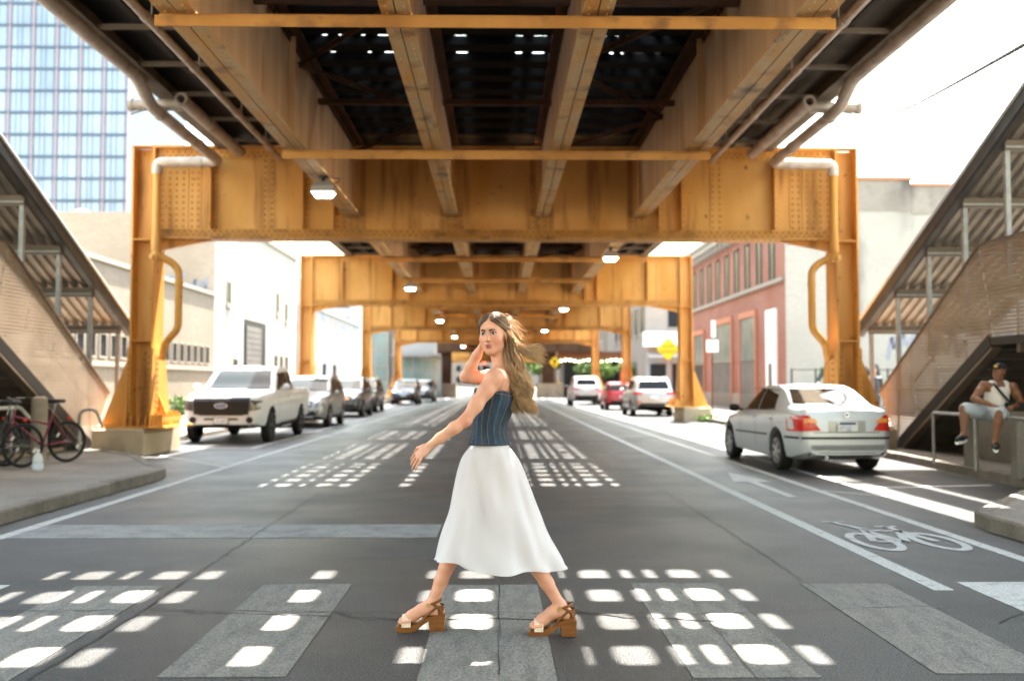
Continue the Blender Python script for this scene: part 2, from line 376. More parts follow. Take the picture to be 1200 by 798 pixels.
    for s_ in (-1, 1):
        s = MB(); s.bx(s_ * 6.8, s_ * 6.2, yw - .022, yw - .001, za, zb); s.bx(s_ * 6.19, s_ * 5.95, yw - .014, yw - .001, za, zb); s.build('end_plate', 'orange', gir)
        for k in range(12):
            for xx in (6.72, 6.58, 6.44, 6.3): rivet(rv, (s_ * xx, yw - .022, za + .05 + k * (zb - za - .1) / 11), ('y', -1), .022, .02)
            for xx in (6.13, 6.01): rivet(rv, (s_ * xx, yw - .014, za + .05 + k * (zb - za - .1) / 11), ('y', -1))
    for x in GX:
        s = MB(); s.bx(x - .11, x + .11, yw - .02, yw - .001, za, GB - .001); s.bx(x - .24, x - .13, yw - .016, yw - .001, za, zb); s.bx(x + .13, x + .24, yw - .016, yw - .001, za, zb); s.build('seat_angle', 'orange_dirty', gir)
        for k in range(12):
            for dx in (-.19, .19): rivet(rv, (x + dx, yw - .016, za + .04 + k * (zb - za - .1) / 11), ('y', -1))
        for k in range(2):
            for dx in (-.06, .06): rivet(rv, (x + dx, yw - .02, za + .08 + .13 * k), ('y', -1))
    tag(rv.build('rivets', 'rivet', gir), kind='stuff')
    return t
PL = ['near orange portal frame spanning the street above the parked pickup', 'second orange portal frame, its right foot beside the grey car', 'third orange portal frame, behind the woman\'s head', 'fourth orange portal frame, smallest of those seen whole']
pf = portal(P0, PL[0])
for i in range(1, 4):
    c = copy_tree(pf); c.location.y = P0 + BAY * i; c['label'] = PL[i]
# the dark wide portal at the crossing, and two far ones behind
def dark_portal(Y):
    t = thing('dark_portal_frame', 'dark brown portal on broad concrete bases at the far crossing', 'steel portal', (0, Y, 0))
    for s in (-1, 1):
        MB().bx(s * 3.95, s * 6.5, Y - .5, Y + 3, -.1, 1.4).build('plinth', 'concrete', t)
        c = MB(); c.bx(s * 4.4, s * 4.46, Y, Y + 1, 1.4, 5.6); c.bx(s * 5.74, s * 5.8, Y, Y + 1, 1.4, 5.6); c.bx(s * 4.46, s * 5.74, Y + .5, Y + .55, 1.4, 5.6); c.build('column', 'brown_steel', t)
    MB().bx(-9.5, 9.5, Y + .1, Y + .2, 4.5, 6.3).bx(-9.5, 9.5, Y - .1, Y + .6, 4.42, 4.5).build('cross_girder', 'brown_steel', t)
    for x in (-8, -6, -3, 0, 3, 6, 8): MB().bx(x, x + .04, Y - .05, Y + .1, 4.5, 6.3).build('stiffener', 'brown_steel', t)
dark_portal(97)
for Y, lb in ((121, 'far orange portal seen through the dark crossing portal'), (138, 'farthest orange portal at the end of the covered street')):
    c = copy_tree(pf); c.location.y = Y; c['label'] = lb

# ================================================================== deck
Y0, Y1 = -10, 150
deck = thing('railway_deck', 'rusty steel and timber railway deck overhead on four lengthwise girders', 'railway deck', (0, P0, 0))
bays = [P0 + .35 + BAY * i for i in range(-2, 8)]
for i in range(len(bays) - 1):
    a, b = bays[i] - .02, bays[i + 1] - .09
    for x in GX:
        big = abs(x) > 2
        g = MB(); g.bx(x - .012, x + .012, a, b, GB + .03, 6.3)
        if big:
            for k in range(1, 8):
                if k in (2, 5):
                    yy = a + (b - a) * k / 8; sx = -1 if x > 0 else 1
                    g.bx(x + sx * .012, x + sx * .10, yy - .01, yy + .01, GB + .05, 6.2); g.bx(x + sx * .012, x + sx * .022, yy + .012, yy + .12, GB + .05, 6.2)
        gd = g.build('girder', 'webplate', deck)
        hw = .16 if big else .135
        f = MB()
        for s in (-1, 1): f.bx(x + s * .006, x + s * hw, a, b, GB, GB + .025); f.bx(x + s * .013, x + s * .03, a, b, GB + .026, GB + .15)
        f.build('bottom_flange', 'flange', gd)
        f = MB()
        for s in (-1, 1): f.bx(x + s * .006, x + s * hw, a, b, 6.27, 6.3); f.bx(x + s * .013, x + s * .03, a, b, 6.13, 6.269)
        f.build('top_flange', 'brown_steel', gd)
        if i in (1, 2) :
            rv = MB()
            n = int((b - a) / .16)
            for k in range(n):
                for s in (-1, 1): rivet(rv, (x + s * (hw * .62), a + .08 + k * .16, GB), ('z', -1), .014, .012)
                sx = -1 if x > 0 else 1
                if big: rivet(rv, (x + sx * .03, a + .08 + k * .16, 6.2), ('x', sx), .014, .012)
            tag(rv.build('rivets', 'flange', gd), kind='stuff')
    L = b - a
    for k, yy in enumerate((a + L * .36, a + L * .68) if i != 1 else (8.85, 14.1)):
        s = MB(); s.bx(-3.05, 3.05, yy - .07, yy + .07, GB - .082, GB - .062); s.bx(-3.05, 3.05, yy + .05, yy + .07, GB - .061, GB - .004); s.bx(-3.05, 3.05, yy - .07, yy - .05, GB - .16, GB - .083)
        s.build('bottom_strut', 'orange_dirty', deck)
    # cross ties and zigzag laterals high between the girders
    n = 6
    for k in range(3 if i == 1 else 0, n):
        ya, yb = a + .3 + (L - .6) * k / n, a + .3 + (L - .6) * (k + 1) / n
        for xa, xb in ((-2.85, -.95), (.95, 2.85)):
            p, q = (xa, xb) if k % 2 == 0 else (xb, xa)
            s = MB(); s.bar((p, ya, 6.02), (q, yb, 6.02), .055, .012); s.bar((p, ya, 5.985), (q, yb, 5.985), .012, .06); s.build('lateral_brace', 'brown_steel', deck)
    for yy in (a + L * .311, a + L * .5, a + L * .75):
        MB().bx(-2.85, -.95, yy, yy + .08, 5.86, 5.95).bx(-.87, .87, yy, yy + .08, 5.86, 5.95).bx(.95, 2.85, yy, yy + .08, 5.86, 5.95).build('cross_frame', 'brown_steel', deck)
# ties: even spacing, the gaps between them let the sun through
TS = .73; nt_ = int((Y1 - Y0) / TS); tie0 = None
TIEPH = 7.43          # a gap is centred at this distance
SOLID = [(25.7, 27.5), (32.1, 35.7)]
rt = random.Random(3)
for k in range(-24, 196):
    yy = TIEPH + TS * (k + .5)
    if yy < Y0 or yy > Y1 - 1: continue
    if tie0 is None:
        tb = MB(); e = .012
        tb.loft([[(x, -.14 + i, z), (x, .14 - i, z)][::1] + [(x, .14 - i, z)][:0] for x, i, z in ()] or [[(-3.05, -.165, 0), (3.05, -.165, 0), (3.05, .165, 0), (-3.05, .165, 0)], [(-3.05, -.165, .13), (3.05, -.165, .13), (3.05, .165, .13), (-3.05, .165, .13)]])
        tie0 = tb.build('tie', 'tie', deck, local=True); tie0.location = (0, yy - P0, 6.301)
    else:
        inst(tie0, deck, (0, yy - P0 + rt.uniform(-.02, .02), 6.301), (0, 0, rt.uniform(-.004, .004)))
HOLES = [(-2.49, .1), (-2.2, .2), (-1.93, .06), (-1.63, .2), (-1.34, .14), (-.53, .2), (.33, .11), (.63, .22), (1.22, .1), (1.5, .2), (1.745, .065), (1.92, .065), (2.165, .2), (2.44, .1)]
edges = [-3.04]
for c, wd in HOLES: edges += [c - wd / 2, c + wd / 2]
edges.append(3.04)
SEG = 14.6
for i in range(0, len(edges), 2):
    x0, x1 = edges[i], edges[i + 1]; y = Y0
    while y < Y1:
        yb = min(y + SEG, Y1); MB().bx(x0 + .002, x1 - .002, y + .004, yb - .004, 6.433, 6.458 + .003 * (i % 4)).build('deck_board', 'tie', deck); y = yb
# closed stretches (planks added over the openings to interrupt the sun spots)
for (a, b) in SOLID:
    for i in range(1, len(edges) - 1, 2):
        x0, x1 = edges[i], edges[i + 1]
        y = a
        while y < b:
            yb = min(y + 1.7, b); g = .05 if rt.random() < .45 else .004
            MB().bx(x0 + .004, x1 - .004, y + .004, yb - g, 6.435, 6.455).build('shade_plank', 'tie', deck); y = yb
ch = MB(); rc = random.Random(4)        # corner fillers added to the deck openings to round the sun spots
for k in range(-2, 26):
    lo, hi = TIEPH + TS * k - .2 + .044, TIEPH + TS * k + .2
    for c_, wd in HOLES:
        for sx in (-1, 1):
            for (ye, sy) in ((lo, 1), (hi, -1)):
                rx = wd * rc.uniform(.3, .46); ry = rc.uniform(.08, .13); x0 = c_ + sx * (wd / 2 + .004); y0 = ye - sy * .03; n = 4
                v = [(x0, y0, 6.4325)] + [(x0 - sx * rx * (1 - math.sin(t)), y0 + sy * (.03 + ry) * (1 - math.cos(t)), 6.4325) for t in np.linspace(0, math.pi / 2, n + 1)]
                ch.add(v, [(0, j, j + 1) for j in range(1, n + 1)])
tag(ch.build('spot_corner_fill', 'tie', deck), kind='stuff')
rq = random.Random(21)                  # odd scraps of board lying over some of the gaps
for k in range(36):
    c_, wd = rq.choice(HOLES); y = TIEPH + TS * rq.randrange(6, 44) + rq.uniform(-.2, .2)
    MB().bx(c_ - wd * rq.uniform(.2, .75), c_ + wd * rq.uniform(.2, .75), y - rq.uniform(.04, .3), y + rq.uniform(.04, .3), 6.47, 6.49).build('board_scrap', 'tie', deck)
for xc in (-1.9, 1.9):
    for s in (-1, 1):
        x = xc + s * .75; r = MB(); r.bx(x - .07, x + .07, Y0, Y1, 6.47, 6.482); r.bx(x - .01, x + .01, Y0, Y1, 6.482, 6.58); r.bx(x - .036, x + .036, Y0, Y1, 6.58, 6.625); r.build('rail', 'brown_steel', deck)

# ================================================================== side platforms
def platform(s, label):
    t = thing('station_platform', label, 'platform', (s * 4.3, P0, 6.3), group='station platforms beside the tracks')
    ya, yb = -8, 90
    MB().bx(s * 3.043, s * 5.55, ya, yb, 6.42, 6.6).build('slab', 'soffit' if s < 0 else 'soffit_light', t)  # right slab is paler: its stronger light is put into the colour
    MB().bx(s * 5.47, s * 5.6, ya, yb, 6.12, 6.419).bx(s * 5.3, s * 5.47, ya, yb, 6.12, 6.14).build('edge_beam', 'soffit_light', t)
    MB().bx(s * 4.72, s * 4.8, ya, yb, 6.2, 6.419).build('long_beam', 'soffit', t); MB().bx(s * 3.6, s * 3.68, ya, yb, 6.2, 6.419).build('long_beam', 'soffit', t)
    b0 = None
    for k in range(62):
        y = -7 + 1.55 * k
        if b0 is None:
            b0 = MB().bx(min(s * 3.06, s * 5.46), max(s * 3.06, s * 5.46), y, y + .07, 6.14, 6.2).build('cross_beam', 'soffit_light', t)
        else: inst(b0, t, (0, 1.55 * k, 0))
    # windscreen and roof of the platform, above: unseen, added and sized for the shade cast
    roof_y = (-8, 22.3) if s < 0 else (-8, 70)
    for y in np.arange(-6, roof_y[1], 5.6): MB().bx(s * 4.9, s * 5.02, y, y + .12, 6.6, 9.4).build('roof_post', 'darksteel', t)
    xo = 6.95 if s < 0 else 5.6
    MB().bx(s * 3.1, s * xo, roof_y[0], roof_y[1], 9.4, 9.55).build('shade_roof', 'soffit', t)
    if s > 0:
        MB().bx(5.6, 6.4, -8, 13.4, 9.4, 9.55).build('shade_wing', 'soffit', t); MB().bx(6.42, 6.95, -8, 19.5, 9.4, 9.55).build('shade_wing', 'soffit', t); MB().bx(7.1, 8.4, -8, 19.5, 9.4, 9.55).build('shade_wing', 'soffit', t)  # unseen wings added with slots between, to lay strips of sun on the ground
    for y in np.arange(-8, 88, 2.4): MB().bx(s * 5.42, s * 5.46, y, y + .05, 6.6, 7.75).build('rail_post', 'darksteel', t)
    MB().bx(s * 5.4, s * 5.45, ya, yb, 7.75, 7.8).build('handrail', 'darksteel', t)
    return t
platform(-1, 'dark underside of the station platform over the left kerb'); platform(1, 'dark underside of the station platform over the right kerb')

# footbridge above the tracks, unseen, added to shade the road below
fb = thing('shade_footbridge', 'unseen footbridge added above the railway deck to shade the road', 'footbridge', (0, 14.6, 6.6))
MB().bx(-5.2, 5.2, 11.9, 17.1, 9.9, 10.1).build('floor', 'soffit', fb); MB().bx(-5.2, 5.2, 11.9, 17.1, 12.4, 12.55).build('shade_roof', 'soffit', fb)
for x in (-5.1, 5.0):
    for y in (12, 16.9): MB().bx(x, x + .1, y, y + .1, 6.6, 12.4).build('post', 'darksteel', fb)
# ================================================================== drain pipes
def arc(p, q, r, n=5):                                    # rounded polyline corners
    pass
def rounded(P, r=.16, n=4):
    P = [Vector(p) for p in P]; out = [P[0]]
    for i in range(1, len(P) - 1):
        a, b, c = P[i - 1], P[i], P[i + 1]; d0 = (a - b).normalized(); d1 = (c - b).normalized(); rr = min(r, (a - b).length * .45, (c - b).length * .45)
        s, e = b + d0 * rr, b + d1 * rr
        for k in range(n + 1):
            t = k / n; out.append(s.lerp(b, t).lerp(b.lerp(e, t), t))
    return out + [P[-1]]
def ring(mb, p, d, r, L=.08, n=14):
    d = Vector(d).normalized(); p = Vector(p); mb.tube([p - d * L / 2, p + d * L / 2], r, n)
def pipes(s, side, X=1):
    t = thing('drain_pipe', f'grey drain pipe along the {side} platform edge that bends down the orange column', 'pipe', (s * 5.5, P0, 6))
    yy = P0 - .06
    m = MB(); pth = [(s * 5.5, -6, 6.13), (s * 5.5, 15.1, 6.1), (s * 5.5, 15.75, 5.82), (s * 5.5, yy, 5.8), (s * 6.72, yy, 5.78), (s * 6.72, yy, 5.55)]
    m.tube(rounded(pth, .2), .1, 14); m.build('pipe', 'pipe', t, smooth=50)
    c = MB()
    for y in (3, 6, 9, 11.2, 13.4, 14.85): ring(c, (s * 5.5, y, 6.115), (0, 1, 0), .116)
    for y in (16.2, 18.3): ring(c, (s * 5.5, y, 5.81), (0, 1, 0), .114)
    ring(c, (s * 5.9, yy, 5.79), (1, 0, 0), .112, .14); c.build('coupling', 'pipe', t, smooth=50)
    h = MB()
    for y in (9.5, 12.6, 14.4): h.tube([(s * 5.5, y, 6.2), (s * 5.5, y, 6.45)], .012, 6); h.tube([(s * 5.4, y, 6.25), (s * 5.6, y, 6.25)], .012, 6)
    h.build('hanger', 'darksteel', t)
    d = MB(); d.tube(rounded([(s * 6.72, yy, 5.56), (s * 6.72, yy, 3.95), (s * 6.42, yy + .1, 3.8), (s * 6.3, yy + .12, 3.65), (s * 6.3, yy + .12, 2.5), (s * 6.62, yy + .3, 2.2), (s * 6.7, yy + .4, 1.9)], .12), .075, 12); d.build('downpipe', 'orange', t, smooth=50)
    c = MB(); ring(c, (s * 6.72, yy, 4.15), (0, 0, 1), .09, .25); ring(c, (s * 6.72, yy, 3.92), (.5, 0, 1), .1, .16); ring(c, (s * 6.3, yy + .12, 3.4), (0, 0, 1), .085); c.tube([(s * 6.78, yy - .13, 3.9), (s * 6.72, yy, 3.9)], .05, 10); c.build('cleanout', 'orange', t, smooth=50)
    t = thing('drain_stub', f'thick open ended pipe beneath the {side} platform', 'pipe', (s * 5.08, 15.9, 6))
    m = MB(); m.lathe([(.065, 15.9), (.105, 15.9), (.105, 19.6), (.065, 19.6), (.065, 15.9)], 16, (s * 5.08, 0, 5.98), 'y', cap=False); m.build('pipe', 'pipe', t, smooth=40)
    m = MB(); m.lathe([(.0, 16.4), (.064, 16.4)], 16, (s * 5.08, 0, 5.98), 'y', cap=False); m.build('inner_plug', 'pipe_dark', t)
    c = MB(); ring(c, (s * 5.08, 16.05, 5.98), (0, 1, 0), .125, .1); c.tube([(s * 5.08, 15.98, 6.0), (s * 5.08, 15.98, 6.0 + .001)], .01); 
    c2 = MB(); c2.tube([(s * 5.18, 16.3, 5.99), (s * 6.02, 16.3, 5.99)], .095, 14); c2.tube([(s * 5.98, 16.3, 5.99), (s * 6.05, 16.3, 5.99)], .112, 14); c2.build('cross_pipe', 'pipe', t, smooth=50)
    c2 = MB(); c2.tube([(s * 5.78, 16.3, 6.09), (s * 5.78, 16.3, 6.3)], .05, 10); c2.tube([(s * 5.7, 16.25, 5.92), (s * 5.95, 16.1, 5.78)], .014, 6); c2.build('vent', 'galv', t, smooth=50)
    t = thing('service_pipe', f'slim grey conduit pipe under the middle of the {side} platform', 'pipe', (s * 4.3, P0, 6))
    MB().tube([(s * 4.3, -6, 5.95), (s * 4.36, 19.95, 5.93)], .058, 12).build('pipe', 'pipe', t, smooth=50)
    c = MB()
    for y in (8.9, 12.2, 14.2, 16.6, 18.4): ring(c, (s * (4.3 + .06 * (y + 6) / 26), y, 5.94), (0, 1, 0), .072, .1); c.tube([(s * 4.34, y + .2, 5.9), (s * 4.34, y + .2, 6.2)], .01, 6)
    c.build('coupling', 'pipe', t, smooth=50)
pipes(-1, 'left'); pipes(1, 'right')
# ================================================================== lamps under the girders
def lamp(x, y, label):
    t = thing('street_lamp', label, 'lamp', (x, y, GB), group='lit lamps hung below the railway girders')
    MB().tube([(0, 0, -.01), (0, 0, -.1)], .03, 8).box((0, 0, -.018), (.16, .16, .016)).build('bracket', 'darksteel', t, local=True)
    c = MB(); c.loft([[(-.19, -.13, -.27), (.19, -.13, -.27), (.19, .13, -.27), (-.19, .13, -.27)], [(-.17, -.12, -.17), (.17, -.12, -.17), (.17, .12, -.17), (-.17, .12, -.17)], [(-.1, -.08, -.1), (.1, -.08, -.1), (.1, .08, -.1), (-.1, .08, -.1)]]); c.build('housing', 'lampcase', t, local=True)
    MB().loft([[(-.17, -.115, -.271), (.17, -.115, -.271), (.17, .115, -.271), (-.17, .115, -.271)], [(-.12, -.08, -.34), (.12, -.08, -.34), (.12, .08, -.34), (-.12, .08, -.34)]]).build('lens', 'lamp', t, local=True, smooth=60)
    w = MB(); w.tube([(.1, .05, -.12), (.22, .08, -.08), (.25, .1, -.02), (.1, .12, -.0)], .008, 5); w.build('cable', 'black', t, local=True)
for i, (x, y) in enumerate([(-2.8, 16.0), (2.8, 24.3), (-2.8, 32.2), (2.8, 41.2), (-2.8, 49), (2.8, 58), (-2.8, 66), (-2.8, 83), (2.0, 101), (-2.0, 110)]):
    o = ['first', 'second', 'third', 'fourth', 'fifth', 'sixth', 'seventh', 'eighth', 'ninth', 'tenth'][i]
    lamp(x, y, f'{o} nearest lit lamp hanging below a railway girder' if i else 'largest lit lamp, below the left girder near the first portal')
# ================================================================== covered stairs on both pavements
def perf_material():
    m = mat('perforated', (.34, .27, .205), .5, metal=.2, col2=(.26, .2, .15), scale=1.5, coord='Pos')
    n = m.node_tree.nodes; l = m.node_tree.links; p = n['Principled BSDF']; out = n['Material Output']
    geo = n.new('ShaderNodeNewGeometry'); sp = n.new('ShaderNodeSeparateXYZ'); l.new(geo.outputs['Position'], sp.inputs[0])
    def frac(sock, per, off=None):
        d = n.new('ShaderNodeMath'); d.operation = 'DIVIDE'; l.new(sock, d.inputs[0]); d.inputs[1].default_value = per
        if off is not None:
            a = n.new('ShaderNodeMath'); l.new(d.outputs[0], a.inputs[0]); l.new(off, a.inputs[1]); d = a
        f = n.new('ShaderNodeMath'); f.operation = 'FRACT'; l.new(d.outputs[0], f.inputs[0])
        s = n.new('ShaderNodeMath'); s.operation = 'SUBTRACT'; l.new(f.outputs[0], s.inputs[0]); s.inputs[1].default_value = .5
        q = n.new('ShaderNodeMath'); q.operation = 'POWER'; l.new(s.outputs[0], q.inputs[0]); q.inputs[1].default_value = 2; return q.outputs[0]
    a = n.new('ShaderNodeMath'); l.new(frac(sp.outputs[1], .06), a.inputs[0]); l.new(frac(sp.outputs[2], .06), a.inputs[1])
    c = n.new('ShaderNodeMath'); c.operation = 'LESS_THAN'; l.new(a.outputs[0], c.inputs[0]); c.inputs[1].default_value = .11
    tr = n.new('ShaderNodeBsdfTransparent'); mx = n.new('ShaderNodeMixShader'); l.new(c.outputs[0], mx.inputs[0]); l.new(p.outputs[0], mx.inputs[1]); l.new(tr.outputs[0], mx.inputs[2])
    l.new(mx.outputs[0], out.inputs[0])
perf_material()
mat('corrugated', (.34, .30, .25), .5, metal=.3, col2=(.24, .21, .18), scale=2, coord='Pos')
mat('step', (.07, .06, .052), .7, col2=(.045, .04, .035), scale=3, coord='Pos')
def stair(s, side):
    X = 8.0; t = thing('covered_stair', f'covered stair with brown perforated side panels on the {side} pavement', 'stair', (s * 9.2, 18, .14), group='covered station stairs')
    sl = .55
    def lo(Y): return min(2.14, .14 + (19.9 - Y) * .525)
    def hi(Y): return min(3.69, 1.22 + (20.7 - Y) * .56)
    # side panels, split by seams square to the slope
    cuts = [19.75, 18.75, 17.75, 16.75, 15.9]
    for xx, nm in ((X, 'perforated_panel'), (10.45, 'outer_panel')):
        tops = [20.72, 19.35, 18.3, 17.3, 16.33]
        for i in range(4):
            yb0, yb1, yt0, yt1 = cuts[i], cuts[i + 1], tops[i], tops[i + 1]; g = .008
            poly = [(yb0 - g, lo(yb0) + .03), (yb1 + g, lo(yb1) + .03), (yt1 + g, hi(yt1)), (yt0 - g, hi(yt0))]
            if i == 0: poly[3] = (20.68, 1.2); poly.append((20.1, .5))
            o = MB().prism(poly, s * xx, s * (xx + .012), 'x').build(nm, 'perforated' if xx < 9 else 'bronze', t)
        ys = [16.32, 14.8, 13.2, 11.6, 10]
        for i in range(4):
            yb = 15.89 if i == 0 else ys[i] - .008
            MB().prism([(yb, 2.17), (ys[i + 1] + .008, 2.17), (ys[i + 1] + .008, 3.69), (ys[i] - .008, 3.69)], s * xx, s * (xx + .012), 'x').build(nm, 'perforated' if xx < 9 else 'bronze', t)
        # stringer
        MB().bar((s * (xx + .02), 20.0, .09), (s * (xx + .02), 16.0, 2.12), .07, .2).bx(s * (xx - .01), s * (xx + .05), 9.5, 16.02, 2.03, 2.165).build('stringer', 'darksteel', t)
        MB().bar((s * (xx + .02), 19.75, .02), (s * (xx + .02), 15.85, 1.98), .16, .05).build('stringer_lip', 'bronze', t)
        MB().bar((s * (xx + .006), 20.72, 1.22), (s * (xx + .006), 16.33, 3.70), .05, .04).bx(s * (xx - .02), s * (xx + .03), 9.8, 16.33, 3.69, 3.72).build('top_rail', 'bronze', t)
    # steps
    n = 13
    for k in range(n):
        y = 19.55 - k * .295; z = .14 + (k + 1) * .155
        MB().bx(s * 8.06, s * 10.4, y - .3, y, z - .03, z).build('step', 'step', t)
        MB().bx(s * 8.06, s * 10.4, y - .012, y, z - .155, z - .031).build('riser', 'step', t)
    MB().bx(s * 8.06, s * 10.4, 9.5, 15.75, 2.1, 2.15).build('landing', 'step', t)
    for y in (15.2, 13.6, 12): MB().bx(s * 8.06, s * 10.4, y, y + .1, 1.9, 2.095).build('landing_beam', 'bronze', t)
    MB().bx(s * 10.48, s * 10.6, 9.5, 19.0, .1, 2.1).build('back_wall', 'step', t)
    for x in (8.2, 10.3):
        MB().tube([(s * x, 20.3, .14), (s * x, 20.2, 1.05), (s * x, 16.1, 3.2)], .022, 8).build('handrail', 'galv', t)
    # canopy
    cs = .45
    def cz(Y): return 2.44 + cs * (21.6 - Y)
    ya, yb = 21.6, 9.0
    prof = []; x = X - .05
    while x < 10.6: prof += [(x, 0), (x + .09, 0), (x + .115, .055), (x + .175, .055)]; x += .2
    v = []; f = []
    for Y in (ya, yb): v += [(s * p[0], Y, cz(Y) + p[1] + .1) for p in prof]
    m = len(prof); f = [(i, i + 1, m + i + 1, m + i) for i in range(m - 1)]
    MB().add(v, f).build('roof_sheet', 'corrugated', t)
    for xx in (X - .1, 10.66):
        fa = MB(); fa.bar((s * xx, ya + .05, cz(ya + .05) + .12), (s * xx, yb, cz(yb) + .12), .07, .22); fa.bar((s * (xx + (.05 if xx < 9 else -.05)), ya, cz(ya)), (s * (xx + (.05 if xx < 9 else -.05)), yb, cz(yb)), .12, .03); fa.build('fascia', 'fascia_grey', t)
        tr = MB(); tr.bar((s * xx, ya + .07, cz(ya + .07) + .245), (s * xx, yb, cz(yb) + .245), .16, .025); tr.build('roof_trim', 'signwhite', t)  # white strip: sun on the fascia's top edge, put into the colour
    k = 0
    for Y in (21.3, 19.85, 18.4, 16.95, 15.5, 14.05, 12.6, 11.2):
        z = cz(Y)
        MB().bx(s * (X + .02), s * 10.58, Y - .05, Y + .05, z - .1, z + .07).build('cross_beam', 'bronze', t)
        MB().bx(s * (X + .02), s * 10.58, Y - .08, Y - .055, z - .06, z - .03).build('purlin', 'galv', t)
        for xx in (X + .03, 10.5):
            zb = hi(Y) if Y < 20.5 else .14
            if Y < 20.5: zb = max(zb - .6, .14)
            MB().bx(s * xx, s * (xx + .075), Y - .04, Y + .04, zb, z - .1).build('post', 'galv', t)
    return t
stair(-1, 'left'); stair(1, 'right')

# ================================================================== buildings
def brick_mat(name, c1, c2, mort, bw=.21, bh=.075, rough=.85, stain=None, sc=(.6, .85), ss=.35, st=(1, 1, .25)):
    m = mat(name, c1, rough); n = m.node_tree.nodes; l = m.node_tree.links; p = n['Principled BSDF']
    geo = n.new('ShaderNodeNewGeometry'); sp = n.new('ShaderNodeSeparateXYZ'); l.new(geo.outputs['Position'], sp.inputs[0])
    ad = n.new('ShaderNodeMath'); l.new(sp.outputs[0], ad.inputs[0]); l.new(sp.outputs[1], ad.inputs[1])
    cb = n.new('ShaderNodeCombineXYZ'); l.new(ad.outputs[0], cb.inputs[0]); l.new(sp.outputs[2], cb.inputs[1])
    b = n.new('ShaderNodeTexBrick'); b.inputs['Color1'].default_value = lin(c1); b.inputs['Color2'].default_value = lin(c2); b.inputs['Mortar'].default_value = lin(mort)
    b.inputs['Scale'].default_value = 1; b.inputs['Brick Width'].default_value = bw; b.inputs['Row Height'].default_value = bh; b.inputs['Mortar Size'].default_value = .008
    l.new(cb.outputs[0], b.inputs['Vector']); src = b.outputs[0]
    for (c, con, sca, stx) in ([(stain, sc, ss, st)] if stain else []) + [(tuple(x * .8 for x in c1), (.45, .75), .5, (1, 1, 1))]:
        mp = n.new('ShaderNodeMapping'); mp.inputs['Scale'].default_value = stx; l.new(geo.outputs['Position'], mp.inputs[0])
        nz = n.new('ShaderNodeTexNoise'); nz.inputs['Scale'].default_value = sca; nz.inputs['Detail'].default_value = 8; l.new(mp.outputs[0], nz.inputs['Vector'])
        mr = n.new('ShaderNodeMapRange'); mr.inputs[1].default_value = con[0]; mr.inputs[2].default_value = con[1]; l.new(nz.outputs[0], mr.inputs[0])
        mx = n.new('ShaderNodeMix'); mx.data_type = 'RGBA'; l.new(mr.outputs[0], mx.inputs[0]); l.new(src, mx.inputs[6]); mx.inputs[7].default_value = lin(c); src = mx.outputs[2]
    l.new(src, p.inputs['Base Color'])
brick_mat('cream_brick', (.215, .185, .145), (.165, .14, .11), (.2, .175, .145), stain=(.13, .1, .075))
brick_mat('tan_brick', (.31, .255, .2), (.25, .205, .16), (.32, .28, .24), stain=(.38, .34, .3))
brick_mat('red_brick', (.3, .115, .075), (.22, .08, .053), (.3, .21, .165), stain=(.35, .18, .13))
brick_mat('white_brick', (.36, .35, .325), (.32, .31, .285), (.29, .28, .255), stain=(.4, .39, .37))
brick_mat('stained_wall', (.35, .335, .3), (.31, .295, .265), (.26, .245, .215), stain=(.075, .068, .062), sc=(.55, .72), ss=.5, st=(1, 1, .3))
brick_mat('parapet_brick', (.26, .235, .205), (.21, .19, .165), (.2, .18, .16), stain=(.06, .055, .05), sc=(.5, .7), ss=.6, st=(1, 1, .4))
brick_mat('grey_brick', (.22, .18, .15), (.17, .14, .12), (.25, .22, .2), stain=(.3, .25, .21))
brick_mat('stone', (.3, .27, .235), (.27, .24, .21), (.3, .27, .24), .8, .4, stain=(.25, .22, .19))
mat('bglass', (.018, .022, .025), .3, spec=.06); mat('greenglass', (.11, .15, .135), .25, col2=(.19, .22, .2), scale=1.2, coord='Pos')
mat('shutter', (.15, .145, .14), .5, col2=(.11, .105, .1), scale=.6); mat('dooriron', (.09, .08, .075), .6, col2=(.14, .125, .11), scale=.8)
mat('sillstone', (.27, .24, .2), .8); mat('tealglass', (.10, .17, .17), .08, col2=(.2, .28, .27), scale=.5, coord='Pos', spec=.8)
mat('darkframe', (.018, .02, .022), .5); mat('roofwhite', (.34, .335, .32), .8); mat('redtrim', (.42, .17, .1), .7); mat('sprayblack', (.05, .05, .055), .7)
mat('spraygrey', (.22, .23, .27), .7); mat('spraygreen', (.1, .3, .12), .7); mat('sprayblue', (.2, .3, .5), .7); mat('brownfascia', (.14, .055, .03), .6)
mat('greysign', (.34, .32, .3), .6)
def murals():
    m = mat('mural', (.3, .3, .295), .8, col2=(.16, .23, .31), scale=.45, contrast=(.5, .68), col3=(.34, .2, .17), scale3=.6, c3=(.55, .68), coord='Pos')
murals()
